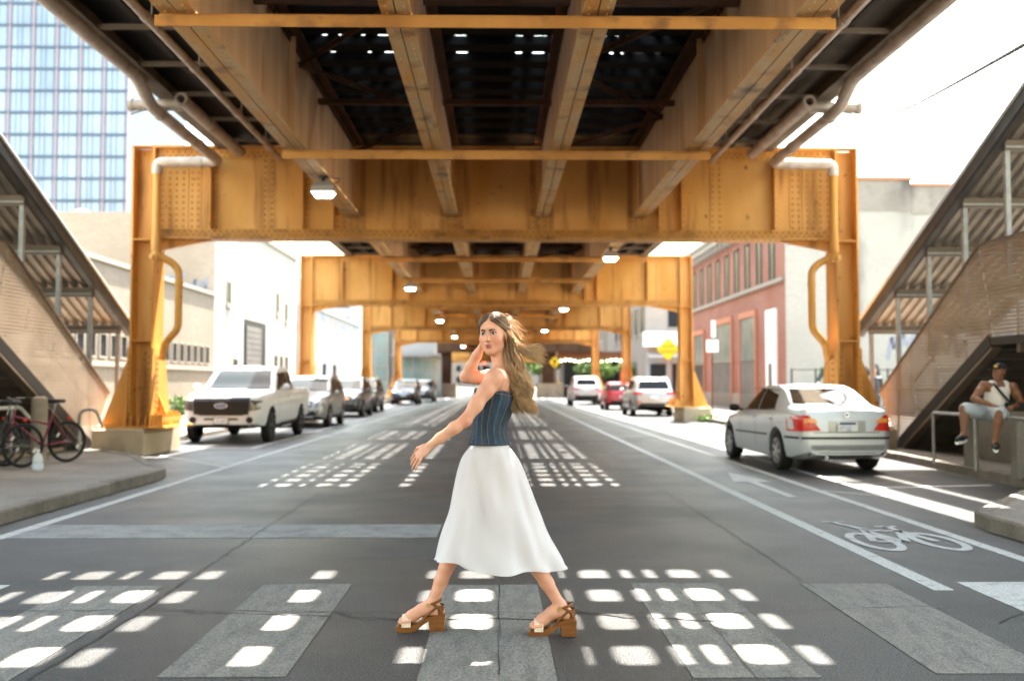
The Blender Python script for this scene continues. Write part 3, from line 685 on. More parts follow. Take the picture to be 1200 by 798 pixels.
def window(par, ax, d, a, b, z0, z1, out, gl='bglass', fr='darkframe', mull=1, sill=None, rec=.12, bars=0):
    """rectangular window in the plane ax=d; a..b is the extent on the other axis; out = outward sign; frame proud of the glass"""
    def B(mb, a0, a1, zz0, zz1, d0, d1):
        d0, d1 = d + out * d0, d + out * d1
        return mb.bx(d0, d1, a0, a1, zz0, zz1) if ax == 'x' else mb.bx(a0, a1, d0, d1, zz0, zz1)
    f = MB(); w_ = .06
    B(f, a, b, z0, z0 + w_, .0, .05); B(f, a, b, z1 - w_, z1, .0, .05); B(f, a, a + w_, z0 + w_, z1 - w_, .0, .05); B(f, b - w_, b, z0 + w_, z1 - w_, .0, .05)
    for k in range(1, mull + 1): x = a + (b - a) * k / (mull + 1); B(f, x - .02, x + .02, z0 + w_, z1 - w_, .0, .04)
    for k in range(1, bars + 1): z = z0 + (z1 - z0) * k / (bars + 1); B(f, a + w_, b - w_, z - .02, z + .02, .0, .035)
    o = f.build('window', fr, par)
    g = MB(); B(g, a + .01, b - .01, z0 + .01, z1 - .01, .002, .02); g.build('pane', gl, o)
    if sill: s = MB(); B(s, a - .08, b + .08, z0 - .14, z0 - .002, 0, .12); s.build('sill', sill, o)
    return o
# --- low cream brick workshop on the left
t = thing('workshop_building', 'low cream brick workshop with a strip of small windows, left of the pickup', 'building', (-16, 31, 0))
MB().bx(-12.3, -24, 14, 43.5, 0, 5.2).build('wall', 'cream_brick', t)
MB().bx(-12.22, -12.6, 13.9, 43.5, 5.2, 5.34).build('coping', 'sillstone', t); MB().bx(-12.24, -12.295, 14, 43.48, 1.95, 2.12).build('band_course', 'sillstone', t)
MB().bx(-12.25, -12.295, 14, 43.48, .14, .9).build('base_course', 'tan_brick', t)
for k in range(19):
    y = 26.6 + k * .86; window(t, 'x', -12.3, y, y + .62, 2.2, 3.0, 1, 'bglass', 'sillstone', 0)
# --- white building with the shutter
t = thing('white_building', 'tall white painted brick building with a dark framed roller shutter, left side', 'building', (-18, 52, 0))
MB().bx(-12.3, -27, 43.52, 61, 0, 8.9).build('wall', 'white_brick', t)
MB().bx(-12.32, -26.9, 43.45, 43.515, 5.0, 8.88).build('gable_facing', 'tan_brick', t); MB().bx(-12.2, -12.5, 43.4, 61.1, 8.9, 9.05).build('coping', 'sillstone', t)
d = MB().bx(-12.25, -12.298, 48.6, 53.0, .14, 4.55).build('shutter_frame', 'darkframe', t)
for k in range(14): z = .2 + k * .29; MB().bx(-12.2, -12.249, 48.75, 51.8, z, z + .26).build('shutter_slat', 'shutter', d)
for a, z0, z1 in ((45.3, 5.0, 6.1), (46.6, 1.4, 2.6), (55.2, 1.5, 3.0), (56.6, 1.5, 3.0), (58.0, 1.5, 3.0), (55.5, 5.3, 6.5), (57.8, 5.0, 6.1)): window(t, 'x', -12.3, a, a + .75, z0, z1, 1, 'bglass', 'sillstone', 0, sill='sillstone')
def swirl(par, pts, wd, m, plane, d):
    P = rounded([Vector((p[0], p[1], 0)) for p in pts], .5, 5); mb = MB(); v = []; f = []
    for i, p in enumerate(P):
        tt = (P[min(i + 1, len(P) - 1)] - P[max(i - 1, 0)]).normalized(); nn = Vector((-tt.y, tt.x, 0)) * wd / 2
        for q in (p + nn, p - nn): v.append((q.x, d, q.y) if plane == 'y' else (d, q.x, q.y))
    for i in range(len(P) - 1): f.append((2 * i, 2 * i + 1, 2 * i + 3, 2 * i + 2))
    return mb.add(v, f).build('graffiti', m, par)
def tagloop(par, cx, cz, w_, h, seed, m, plane, d, wd=.12, n=9):
    r = random.Random(seed); pts = [(cx + w_ * (k / (n - 1) - .5) + r.uniform(-.25, .25) * w_ / 2, cz + (h / 2 if k % 2 else -h / 2) * r.uniform(.4, 1)) for k in range(n)]
    swirl(par, pts, wd, m, plane, d)
for i, (cx_, cz_) in enumerate(((-14.2, 5.9), (-13.1, 5.6), (-15.6, 6.3))): tagloop(t, cx_, cz_, 1.0, 1.1, i, 'sprayblue' if i == 0 else 'spraygrey', 'y', 43.44 - .003 * i, .13, 8)
# --- mural building
t = thing('mural_building', 'white warehouse with a pastel mural beyond the parked cars, left', 'building', (-18, 76, 0))
MB().bx(-12.3, -26, 63.5, 90, 0, 6.45).build('wall', 'mural', t); MB().bx(-12.2, -12.6, 63.4, 90, 6.45, 6.65).build('coping', 'roofwhite', t)
for y in (66, 70.5, 75): window(t, 'x', -12.3, y, y + 1.2, 1.2, 2.8, 1, 'bglass', 'darkframe', 1)
t = thing('grey_office', 'pale grey office block rising behind the mural warehouse', 'building', (-22, 100, 0))
MB().bx(-13.5, -40, 96, 125, 0, 11.5).build('wall', 'roofwhite', t)
for k in range(5):
    for z in (3, 6, 8.7): window(t, 'y', 96, -15.8 - k * 2.6, -14.2 - k * 2.6, z, z + 1.7, -1, 'bglass', 'darkframe', 1)
# --- glass lift tower and station front, left
def glassbox(name, label, cat, x0, x1, y0, y1, z1, nx, nz, gl='tealglass'):
    t = thing(name, label, cat, ((x0 + x1) / 2, y0, 0))
    MB().bx(x0 + .06, x1 - .06, y0 + .06, y1, .1, z1 - .05).build('core', 'darkframe', t)
    for i in range(nx):
        for k in range(nz):
            a, b = x0 + (x1 - x0) * i / nx + .05, x0 + (x1 - x0) * (i + 1) / nx - .05; c, d_ = .2 + (z1 - .2) * k / nz + .05, .2 + (z1 - .2) * (k + 1) / nz - .05
            MB().bx(a, b, y0 + .02, y0 + .05, c, d_).build('pane', gl, t)
    for i in range(nx + 1): x = x0 + (x1 - x0) * i / nx; MB().bx(x - .04, x + .04, y0, y0 + .055, .1, z1).build('mullion', 'galv', t)
    for k in range(nz + 1): z = .2 + (z1 - .2) * k / nz; MB().bx(x0, x1, y0 - .01, y0 + .015, z - .04, z + .04).build('transom', 'galv', t)
    return t
glassbox('lift_tower', 'narrow teal glass lift tower behind the third portal\'s left column', 'lift tower', -10.2, -8.3, 76, 79, 5.3, 2, 4)
t = glassbox('ticket_hall', 'glass station front under a grey sign band, left of the dark portal', 'station', -9.6, -5.2, 93, 96.4, 3.9, 5, 3)
MB().bx(-9.6, -5.6, 92.2, 93.0, 4.15, 5.6).build('sign_band', 'greysign', t); MB().bx(-9.9, -5.2, 91.6, 93, 3.95, 4.12).build('canopy', 'galv', t)
# --- red brick building on the right, with its whitewashed flank
t = thing('red_brick_building', 'red brick warehouse with tall narrow windows and a whitewashed flank, right', 'building', (16, 52, 0))
MB().bx(12.3, 30, 42.06, 63, 0, 9.7).build('wall', 'red_brick', t)
MB().bx(12.28, 17.7, 42.0, 42.055, .1, 10.1).bx(17.7, 40, 42.0, 42.055, .1, 9.85).build('flank_wall', 'stained_wall', t)
MB().bx(12.27, 17.69, 41.98, 41.999, 8.75, 10.09).bx(17.7, 39.9, 41.981, 41.999, 8.6, 9.84).build('flank_parapet', 'parapet_brick', t)
MB().bx(12.15, 17.75, 41.9, 42.3, 10.1, 10.22).build('flank_coping', 'redtrim', t); MB().bx(17.75, 40, 41.92, 42.3, 9.85, 9.95).build('flank_coping', 'redtrim', t)
MB().bx(11.9, 12.298, 42.3, 63.2, 8.95, 9.25).bx(11.75, 12.298, 42.3, 63.2, 9.25, 9.45).build('cornice', 'greysign', t)
for k in range(20): y = 43 + k; MB().bx(11.95, 12.29, y, y + .18, 8.6, 8.94).build('corbel', 'greysign', t)
MB().bx(12.18, 12.295, 42.3, 63, 5.8, 5.98).build('sill_course', 'sillstone', t); MB().bx(12.22, 12.295, 42.3, 63, .14, .9).build('base_course', 'sillstone', t)
for k in range(9):
    y = 44.1 + 2.18 * k; o = window(t, 'x', 12.3, y - .42, y + .42, 6.0, 8.2, -1, 'bglass', 'darkframe', 0, bars=1)
    MB().prism([(y + .5 * math.cos(a), 8.2 + .16 * math.sin(a)) for a in np.linspace(0, math.pi, 9)], 12.2, 12.296, 'x').build('arch', 'red_brick', o)
for (a, b, m_, top) in ((46.9, 49.8, 'dooriron', 4.6), (51.7, 56.3, 'dooriron', 4.6), (58.6, 61.3, 'darkframe', 4.3)):
    f = MB().bx(12.18, 12.297, a - .15, a, .14, top).bx(12.18, 12.297, b, b + .15, .14, top).bx(12.17, 12.297, a - .15, b + .15, top, top + .3).build('door_surround', 'redtrim', t)
    n = max(2, int((b - a) / .9))
    for k in range(n):
        ya, yb = a + (b - a) * k / n + .02, a + (b - a) * (k + 1) / n - .02
        MB().bx(12.24, 12.297, ya, yb, 2.5, top - .02).build('transom_pane', 'greenglass', t); MB().bx(12.22, 12.297, ya, yb, .14, 2.46).build('door_leaf', m_, t)
MB().bx(12.2, 12.297, 43.4, 45.0, .14, 4.7).build('white_panel', 'signwhite', t); MB().bx(12.18, 12.199, 44.0, 44.5, .14, 2.3).build('side_door', 'dooriron', t)
for i, (x, z, w_, h, m_) in enumerate(((14.2, 1.85, 1.3, .8, 'spraygreen'), (14.3, 1.8, 1.2, .7, 'sprayblack'), (15.7, 1.9, .9, .8, 'sprayblack'), (17.2, 3.2, 1.5, 1.6, 'spraygrey'), (19.2, 3.1, 1.5, 1.7, 'sprayblack'), (21.2, 3.2, 1.4, 1.6, 'spraygrey'))):
    tagloop(t, x, z, w_, h, 20 + i, m_, 'y', 41.995 - .002 * i, .16, 9)
f = thing('lot_fence', 'black iron fence in front of the whitewashed wall, right', 'fence', (14.5, 39, 0))
for k in range(11): MB().tube([(11.6 + k * .95, 39, .14), (11.6 + k * .95, 39, 2.0)], .035, 6).build('post', 'darksteel', f)
for z in (.4, 1.15, 1.95): MB().tube([(11.6, 39, z), (21.1, 39, z)], .022, 6).build('rail', 'darksteel', f)
# --- grey brick and stone corner block on the right, farther
t = thing('corner_block', 'grey brick and stone corner block past the red building, right', 'building', (17, 88, 0))
MB().bx(12.3, 30, 81.7, 110, 0, 11.8).build('wall', 'grey_brick', t); MB().bx(12.28, 30, 81.6, 81.69, 3.9, 11.8).build('stone_front', 'stone', t)
MB().bx(12.29, 30, 81.58, 81.69, .1, 3.85).build('painted_front', 'mural', t)
for z in (6.0, 9.2):
    for x in (14.1, 17.2, 20.3): window(t, 'y', 81.6, x, x + 1.4, z, z + 2.0, -1, 'bglass', 'darkframe', 1, bars=1, sill='sillstone')
for k in range(6):
    for z in (5.6, 8.9): window(t, 'x', 12.3, 83 + 3.6 * k, 84.9 + 3.6 * k, z, z + 2.2, -1, 'bglass', 'darkframe', 1, sill='sillstone')
MB().bx(12.0, 14.6, 80.4, 81.5, 4.4, 5.6).build('sign_box', 'signwhite', t); MB().prism([(80.3, 3.5), (81.55, 3.9), (81.55, 3.95), (80.3, 3.55)], 12.3, 17, 'x').build('awning', 'greysign', t)
for x in (12.6, 14.4, 16.2): window(t, 'y', 81.56, x, x + 1.3, .5, 3.0, -1, 'bglass', 'darkframe', 1)
# --- restaurant front, far right
t = thing('restaurant_front', 'dark restaurant front with brown fascia and string lights, far right', 'restaurant', (9.5, 99, 0))
MB().bx(6.7, 12.25, 99.3, 104, 0, 3.8).build('core', 'darkframe', t); MB().bx(6.0, 12.28, 97.6, 99.3, 3.85, 4.5).build('fascia', 'brownfascia', t); MB().bx(6.4, 10.5, 98.2, 99, 4.55, 5.7).build('sign_band', 'greysign', t)
for k in range(5): MB().bx(6.8 + k * 1.07, 7.75 + k * 1.07, 99.25, 99.29, .5, 3.6).build('pane', 'bglass', t)
mat('bulb', (1, .9, .6), .4, emit=(1, .85, .45), estr=4)
for k in range(14): x = 6.3 + k * .45; MB().lathe([(0, .09), (.07, .05), (.09, 0), (.07, -.05), (0, -.09)], 8, (x, 97.5, 3.62 + .08 * math.sin(k * 1.2))).build('bulb', 'bulb', t)
# --- glass tower
t = thing('glass_tower', 'blue glass office tower rising behind the left stair', 'tower', (-85, 173, 0))
def towermats():
    for i, c in enumerate(((.2, .265, .36), (.215, .28, .37), (.23, .295, .38), (.19, .255, .35))): mat(f'tower_glass{i}', c, .12, spec=.6, col2=tuple(x * .75 for x in c), scale=.12, contrast=(.4, .7), stretch=(1, 1, .6), coord='Pos')
    mat('tower_fin', (.3, .245, .28), .5); mat('tower_slab', (.085, .12, .17), .5)
towermats()
FH = 3.86; bay = 4.15
MB().bx(-98, -64.4, 173.2, 205, 0, 92).build('core', 'tower_slab', t)
rr = random.Random(5)
for fl in range(4, 21):
    z = 2.2 + fl * FH
    if fl < 20: MB().bx(-98, -64.3, 172.8, 173.19, z - .1, z + .16).build('floor_band', 'tower_slab', t)
    for b in range(8):
        xa = -64.6 - b * bay; 
        for (u0, u1) in ((.08, .42), (.44, .62), (.64, .86)):
            x1, x0 = xa - u0 * bay, xa - u1 * bay; i_ = rr.choice((0, 1, 1, 2, 2, 3)) if b < 5 else rr.choice((0, 1, 2))
            MB().bx(x0 + .03, x1 - .03, 173.0 + rr.uniform(0, .03), 173.15, z + .24, z + FH - .27).build('pane', f'tower_glass{i_}', t)
for b in range(9): x = -64.6 - b * bay + .14; MB().bx(x - .2, x + .2, 172.9, 173.19, 12, 92).build('fin', 'tower_fin', t)
# --- white roofed block between tower and workshop
t = thing('flat_roof_block', 'flat white roofed block below the glass tower', 'building', (-35, 70, 0))
MB().bx(-16, -70, 64, 80, 0, 10.2).build('wall', 'tan_brick', t); MB().bx(-15.8, -70.2, 63.6, 80, 10.2, 11.1).build('parapet', 'roofwhite', t); MB().bx(-15.9, -70.1, 63.7, 63.98, 9.6, 10.19).build('brick_band', 'redtrim', t)
MB().lathe([(.35, 11.1), (.35, 11.9), (.6, 12.0), (.7, 12.4), (.5, 12.8), (0, 12.95)], 14, (-27.5, 66, 0)).build('roof_vent', 'galv', t, smooth=40)
# --- far blocks that close the street
for i, (x0, x1, y, h, lb, m_) in enumerate(((-60, -9.5, 122, 14, 'dark block on the left beyond the far crossing', 'grey_brick'), (9.5, 55, 122, 9, 'cream block on the right beyond the far crossing', 'cream_brick'), (-40, 40, 330, 22, 'grey block closing the far end of the street', 'grey_brick'))):
    t = thing('far_building', lb, 'building', ((x0 + x1) / 2, y, 0)); MB().bx(x0, x1, y, y + 40, 0, h).build('wall', m_, t)
    n = int(min(12, (x1 - x0) / 3.2))
    for k in range(n):
        for z in (1.5, 5.2):
            x = (x1 - 2.6 - k * 3.2) if x0 < -41 else x0 + 1 + k * 3.2; window(t, 'y', y, x, x + 1.6, z, z + 2, -1, 'bglass', 'darkframe', 0)
# overhead wire, right
t = thing('overhead_wire', 'thin black overhead wire crossing the white sky, right', 'wire', (10, 25, 8))
P = [Vector((13.0, 40, 11.1)).lerp(Vector((6.5, 9.8, 5.5)), k / 14) + Vector((0, 0, -.25 * math.sin(math.pi * k / 14))) for k in range(15)]
MB().tube(P, .035, 5).build('cable', 'black', t); MB().tube([p + Vector((0, 0, .07 + .03 * (i % 2))) for i, p in enumerate(P)], .012, 4).build('guy_wire', 'black', t)
# ================================================================== vehicles
from mathutils.bvhtree import BVHTree
def pchip(keys, x):
    K = sorted(keys); xs = np.array([k[0] for k in K], float); ys = np.array([k[1] for k in K], float)
    h = np.diff(xs); d = np.diff(ys) / h; m = np.zeros(len(xs)); m[0], m[-1] = d[0], d[-1]
    for i in range(1, len(xs) - 1):
        if d[i - 1] * d[i] > 0: w1, w2 = 2 * h[i] + h[i - 1], h[i] + 2 * h[i - 1]; m[i] = (w1 + w2) / (w1 / d[i - 1] + w2 / d[i])
    x = np.clip(x, xs[0], xs[-1]); i = np.clip(np.searchsorted(xs, x) - 1, 0, len(h) - 1); t = (x - xs[i]) / h[i]
    return (1 + 2 * t) * (1 - t) ** 2 * ys[i] + t * (1 - t) ** 2 * h[i] * m[i] + t * t * (3 - 2 * t) * ys[i + 1] + t * t * (t - 1) * h[i] * m[i + 1]
def paint(name, c, metal=.0, rough=.3):
    return mat(name, c, rough, metal=metal, coat=.4, col2=tuple(x * .93 for x in c), scale=2)
paint('paint_white', (.55, .555, .56)); paint('paint_silver', (.5, .515, .54), .3, .35); paint('paint_grey', (.30, .30, .30), .5, .32); paint('paint_black', (.02, .022, .026)); paint('paint_red', (.45, .025, .03)); paint('paint_charcoal', (.055, .06, .068), .4)
paint('paint_champagne', (.24, .235, .23), .3, .35)
mat('plate', (.68, .68, .66), .5, col2=(.3, .35, .5), scale=14, contrast=(.5, .7)); mat('seatdark', (.05, .045, .04), .8); mat('inner_light', (.35, .31, .26), .8)
mat('carglass', (.006, .007, .008), .18, spec=.12); mat('carglass_pale', (.015, .02, .023), .05, spec=.1); mat('carglass_warm', (.05, .045, .038), .06, spec=.4)
mat('emblem_blue', (.02, .045, .16), .6, spec=.05)
class Car:
    def __init__(s, name, label, cat, loc, rz, P, paintm, group):
        s.P = P; s.t = thing(name, label, cat, loc, rz, group); L = P['L'] / 2; s.paint = paintm
        ys = np.unique(np.concatenate([np.linspace(-L, L, 46), [k[0] for k in P['top']]])); s.ys = ys
        top = pchip(P['top'], ys); bot = pchip(P['bot'], ys); belt = pchip(P['belt'], ys); hw = pchip(P['plan'], ys)
        rings = []; H = P['H']
        for i, y in enumerate(ys):
            zt = top[i]; zl = min(belt[i], zt - .03); zb = bot[i]; w_ = hw[i]; fr = max(0, min(1, (zt - zl) / (H - zl + 1e-6))) if zt - zl > .12 else 0
            wt = w_ * (.93 - P.get('tuck', .17) * fr); ze = zt - .035 - .05 * fr; zm = zb + (zl - zb) * .42
            half = [(0, zb), (w_ * .8, zb), (w_ * .95, zb + .05), (w_ * .985, zb + .16), (w_, zm), (w_ * .995, zl - .10), (w_ * .965, zl - .01), (w_ * .945, zl + .012)]
            a = half[-1]; 
            for u in (.33, .66): half.append((a[0] + (wt - a[0]) * u + .012 * fr, a[1] + (ze - a[1]) * u))
            half += [(wt, ze), (wt * .93, zt - .012), (wt * .6, zt), (0, zt + .008)]
            ring = [(x, y, z) for x, z in half] + [(-x, y, z) for x, z in half[-2:0:-1]]
            rings.append(ring)
        s.mb = MB().loft(rings); bm = bmesh.new()
        vs = [bm.verts.new(v) for v in s.mb.v]
        for f in s.mb.f:
            try: bm.faces.new([vs[i] for i in f])
            except ValueError: pass
        bmesh.ops.recalc_face_normals(bm, faces=bm.faces); s.bvh = BVHTree.FromBMesh(bm); bm.free()
        body = s.mb.build('body', None, s.t, local=True, smooth=None); s.body = body
        cut = MB(); r = P['rw'] + .055
        for y in P['axles']:
            for sg in (-1, 1): cut.lathe([(0, sg * .52), (r, sg * .52), (r, sg * 1.2), (0, sg * 1.2)], 28, (0, y, P['rw'] + .02), 'x', cap=False)
        co = cut.build('tmpcut', 'blackplastic'); co.hide_render = True
        md = body.modifiers.new('b', 'BOOLEAN'); md.object = co; md.operation = 'DIFFERENCE'; md.solver = 'EXACT'
        pm = body.parent; body.parent = None
        dg = bpy.context.evaluated_depsgraph_get(); me = bpy.data.meshes.new_from_object(body.evaluated_get(dg)); body.modifiers.clear(); body.data = me; body.parent = pm
        bpy.data.objects.remove(co)
        me.materials.clear(); me.materials.append(MATS[paintm]); me.materials.append(MATS['blackplastic'])
        me.polygons.foreach_set('use_smooth', [True] * len(me.polygons)); me.set_sharp_from_angle(angle=R(28))
        for p in me.polygons:
            c = p.center
            p.material_index = 1 if (abs(c.x) < .80 * P['W'] / 2 and abs(p.normal.z) < .98 and any(abs(c.y - y) < r + .02 and c.z < 2 * r for y in P['axles']) and math.hypot(c.z - P['rw'] - .02, min((c.y - y for y in P['axles']), key=abs)) < r + .01) or c.z < P.get('cladz', 0) else 0
        s.wheels()
    def hit(s, ax, sg, p):
        if ax == 'y': o, d = Vector((p[0], sg * 6, p[1])), Vector((0, -sg, 0))
        elif ax == 'x': o, d = Vector((sg * 3, p[0], p[1])), Vector((-sg, 0, 0))
        else: o, d = Vector((p[0], p[1], 5)), Vector((0, 0, -1))
        h, nr, _, _ = s.bvh.ray_cast(o, d); return h, nr
    def quad(s, name, m, ax, sg, c, off=.006, n=8, k=6, par=None, th=.0):
        v = []; f = []
        for j in range(k + 1):
            for i in range(n + 1):
                u, w_ = i / n, j / k; p = [(1 - u) * (1 - w_) * c[0][q] + u * (1 - w_) * c[1][q] + u * w_ * c[2][q] + (1 - u) * w_ * c[3][q] for q in (0, 1)]
                h, nr = s.hit(ax, sg, p)
                if h is None: h = Vector((p[0], sg * s.P['L'] / 2, p[1])) if ax == 'y' else (Vector((sg * s.P['W'] / 2 * .9, p[0], p[1])) if ax == 'x' else Vector((p[0], p[1], .9))); nr = Vector((0, sg, 0)) if ax == 'y' else Vector((sg, 0, 0))
                if ax != 'z' and nr[{'x': 0, 'y': 1}[ax]] * sg < .25: nr = Vector((0, sg, 0)) if ax == 'y' else Vector((sg, 0, 0))
                v.append(h + nr * off)
        for j in range(k):
            for i in range(n): a = j * (n + 1) + i; f.append((a, a + 1, a + n + 2, a + n + 1))
        return MB().add(v, f).build(name, m, par or s.t, local=True, smooth=60)
    def both(s, name, m, c, **k):
        for sg in (-1, 1): s.quad(name, m, 'x', sg, c, **k)
    def mir(s, name, m, sg, c, **k):
        for q in (-1, 1): s.quad(name, m, 'y', sg, [(q * p[0], p[1]) for p in c], **k)
    def wheels(s):
        P = s.P; r = P['rw']; rim = P.get('rim', 'rim'); W2 = P['W'] / 2; first = None
        for y in P['axles']:
            for sg in (-1, 1):
                x = sg * (W2 - .115)
                if first is None:
                    t = MB().lathe([(r * .64, -.1), (r * .93, -.105), (r, -.075), (r * 1.0, .075), (r * .93, .105), (r * .66, .1), (r * .62, .06), (r * .62, -.06), (r * .64, -.1)], 32, (0, 0, 0), 'x', cap=False)
                    o = t.build('wheel', 'rubber', s.t, local=True, smooth=40)
                    d = MB().lathe([(r * .66, .09), (r * .63, .1), (r * .6, .06), (r * .2, .045), (0, .045)], 28, (0, 0, 0), 'x', cap=False); d.build('rim_dish', 'blackplastic', o, local=True, smooth=40)
                    sp = MB(); ns = P.get('spokes', 5)
                    for q in range(ns):
                        a = 2 * math.pi * q / ns; dv = Vector((0, math.cos(a), math.sin(a))); sp.bar(dv * r * .1 + Vector((.085, 0, 0)), dv * r * .62 + Vector((.09, 0, 0)), .03, r * .19, up=tuple(Vector((1, 0, 0)).cross(dv)))
                    sp.lathe([(r * .19, .06), (r * .17, .105), (0, .11)], 14, (0, 0, 0), 'x'); sp.lathe([(r * .67, .085), (r * .67, .1), (r * .61, .1), (r * .61, .085)], 28, (0, 0, 0), 'x', cap=False)
                    sp.build('rim', rim, o, local=True, smooth=40); first = o
                else:
                    o = inst(first, s.t, name='wheel')
                    for c in first.children: inst(c, o, name=c.name.split('.')[0])
                o.location = (x, y, r); o.rotation_euler = (random.uniform(0, 1), 0, 0 if sg > 0 else math.pi)
    def mirror(s, y, z, x, m):
        for sg in (-1, 1):
            b = MB(); rg = []
            for k, sc in ((-.06, .5), (-.04, .9), (.02, 1), (.06, .7)): rg.append([(sg * (x + .1 + .1 * sc * math.cos(a)), y + k, z + .075 * sc * math.sin(a)) for a in np.linspace(0, 2 * math.pi, 10, endpoint=False)])
            b.loft(rg); b.bar((sg * (x - .06), y + .02, z - .04), (sg * (x + .08), y, z - .03), .05, .04); b.build('wing_mirror', m, s.t, local=True, smooth=50)
    def seams(s, ys, z0, z1, slant=.0):
        for y in ys: s.both('door_seam', 'black', [(y, z0), (y + .012, z0), (y + .012 + slant, z1), (y + slant, z1)], off=.003, n=1, k=6)
    def handles(s, ys, z, m):
        for y in ys:
            for sg in (-1, 1):
                h, nr = s.hit('x', sg, (y, z)); MB().box((h.x + sg * .012, y, z), (.03, .17, .028)).build('door_handle', m, s.t, local=True)
SEDAN = dict(L=4.47, W=1.66, H=1.38, rw=.315, axles=(1.44, -1.28), tuck=.2, spokes=7,
    top=[(2.235, .5), (2.2, .64), (2.05, .74), (1.7, .83), (1.2, .89), (.80, .95), (.62, 1.05), (.05, 1.345), (-.25, 1.395), (-.7, 1.39), (-1.0, 1.335), (-1.6, 1.08), (-1.72, 1.05), (-2.05, 1.025), (-2.18, .99), (-2.22, .8), (-2.235, .5)],
    bot=[(2.235, .24), (1.9, .19), (0, .18), (-1.8, .2), (-2.235, .3)], belt=[(2.235, .6), (1.2, .84), (.8, .87), (0, .9), (-1.0, .945), (-1.6, .96), (-2.235, .9)],
    plan=[(2.235, 0.477), (2.17, 0.630), (2.0, 0.735), (1.5, 0.812), (.5, 0.826), (-.8, 0.829), (-1.5, 0.817), (-1.95, 0.774), (-2.15, 0.707), (-2.235, 0.611)])
SUV = dict(L=4.55, W=1.82, H=1.68, rw=.345, axles=(1.36, -1.3), tuck=.15, spokes=5, cladz=.33,
    top=[(2.27, .5), (2.24, .75), (2.1, .9), (1.6, 1.02), (1.1, 1.09), (.95, 1.13), (.1, 1.58), (-.2, 1.655), (-.8, 1.68), (-1.6, 1.64), (-1.85, 1.57), (-2.12, 1.15), (-2.2, 1.03), (-2.255, .8), (-2.27, .45)],
    bot=[(2.27, .32), (1.9, .23), (0, .22), (-1.9, .25), (-2.27, .36)], belt=[(2.27, .66), (1.2, .98), (.5, 1.03), (-1.0, 1.09), (-2.0, 1.12), (-2.27, .98)],
    plan=[(2.27, .58), (2.18, .73), (1.9, .84), (1.4, .895), (0, .91), (-1.4, .9), (-1.95, .86), (-2.18, .79), (-2.27, .7)])
HATCH = dict(L=3.95, W=1.7, H=1.48, rw=.3, axles=(1.25, -1.2), tuck=.18, spokes=6,
    top=[(1.97, .45), (1.94, .66), (1.8, .8), (1.3, .94), (1.0, 1.0), (.2, 1.4), (-.1, 1.46), (-.6, 1.48), (-1.3, 1.42), (-1.5, 1.36), (-1.8, 1.05), (-1.9, .92), (-1.95, .7), (-1.97, .42)],
    bot=[(1.97, .26), (0, .18), (-1.97, .3)], belt=[(1.97, .6), (1.0, .9), (0, .95), (-1.5, 1.02), (-1.97, .9)],
    plan=[(1.97, .5), (1.85, .68), (1.4, .82), (0, .85), (-1.3, .84), (-1.75, .78), (-1.97, .66)])
PICKUP = dict(L=5.9, W=2.0, H=1.86, rw=.40, axles=(2.0, -1.6), tuck=.12, spokes=6, rim='rimblack',
    top=[(2.95, .7), (2.93, 1.0), (2.8, 1.13), (2.2, 1.2), (1.6, 1.235), (1.42, 1.26), (.72, 1.72), (.45, 1.83), (.1, 1.86), (-.55, 1.84), (-.68, 1.78), (-.84, 1.34), (-.9, 1.31), (-2.9, 1.31), (-2.94, 1.2), (-2.95, .7)],
    bot=[(2.95, .42), (2.5, .36), (0, .38), (-2.95, .48)], belt=[(2.95, .95), (2.2, 1.13), (1.2, 1.16), (0, 1.2), (-.8, 1.22), (-2.95, 1.2)],
    plan=[(2.95, .78), (2.85, .88), (2.6, .95), (2.0, .985), (0, .99), (-2.7, .985), (-2.95, .96)])
G1 = 'vehicles parked along the left kerb'; G2 = 'vehicles along the right kerb'
# --- white pickup, facing the camera
c = Car('pickup_truck', 'white pickup truck with black grille parked facing the camera, left', 'pickup', (-6.46, 26.45, 0), math.pi, PICKUP, 'paint_white', G1)
c.quad('windscreen', 'carglass_pale', 'y', 1, [(-.78, 1.27), (.78, 1.27), (.66, 1.75), (-.66, 1.75)]); c.both('side_window', 'carglass', [(1.2, 1.25), (-.1, 1.27), (-.05, 1.72), (.72, 1.68)]); c.both('rear_side_window', 'carglass', [(-.16, 1.27), (-.6, 1.27), (-.55, 1.72), (-.11, 1.72)])
g = c.quad('grille', 'black', 'y', 1, [(-.64, .68), (.64, .68), (.67, 1.06), (-.67, 1.06)], off=.025); c.quad('grille_base', 'black', 'y', 1, [(-.5, .66), (.5, .66), (.6, .70), (-.6, .70)], off=.02, k=2)
for z in (.77, .84, .91, .97): MB().bx(-.58, .58, 2.97, 2.995, z, z + .018).build('grille_bar', 'blackplastic', g, local=True)
e = MB(); e.add([(.15 * math.cos(a), 3.0, .89 + .062 * math.sin(a)) for a in np.linspace(0, 2 * math.pi, 22, endpoint=False)], [tuple(range(22))]); eo = e.build('emblem', 'signwhite', g, local=True)
e = MB(); e.add([(.128 * math.cos(a), 3.004, .89 + .047 * math.sin(a)) for a in np.linspace(0, 2 * math.pi, 22, endpoint=False)], [tuple(range(22))]); e.build('emblem_face', 'emblem_blue', g, local=True)
text_mesh('emblem_lettering', 'Ford', .06, 'signwhite', g, Matrix.Translation((0, 3.008, .89)) @ Matrix.Rotation(math.pi, 4, 'Z') @ Matrix.Rotation(math.pi / 2, 4, 'X'))
c.mir('headlight', 'smokelamp', 1, [(.66, .76), (.88, .80), (.9, 1.0), (.68, 1.02)], off=.02)
c.quad('bumper_slot', 'black', 'y', 1, [(-.42, .555), (.42, .555), (.38, .60), (-.38, .60)], off=.012, k=2)
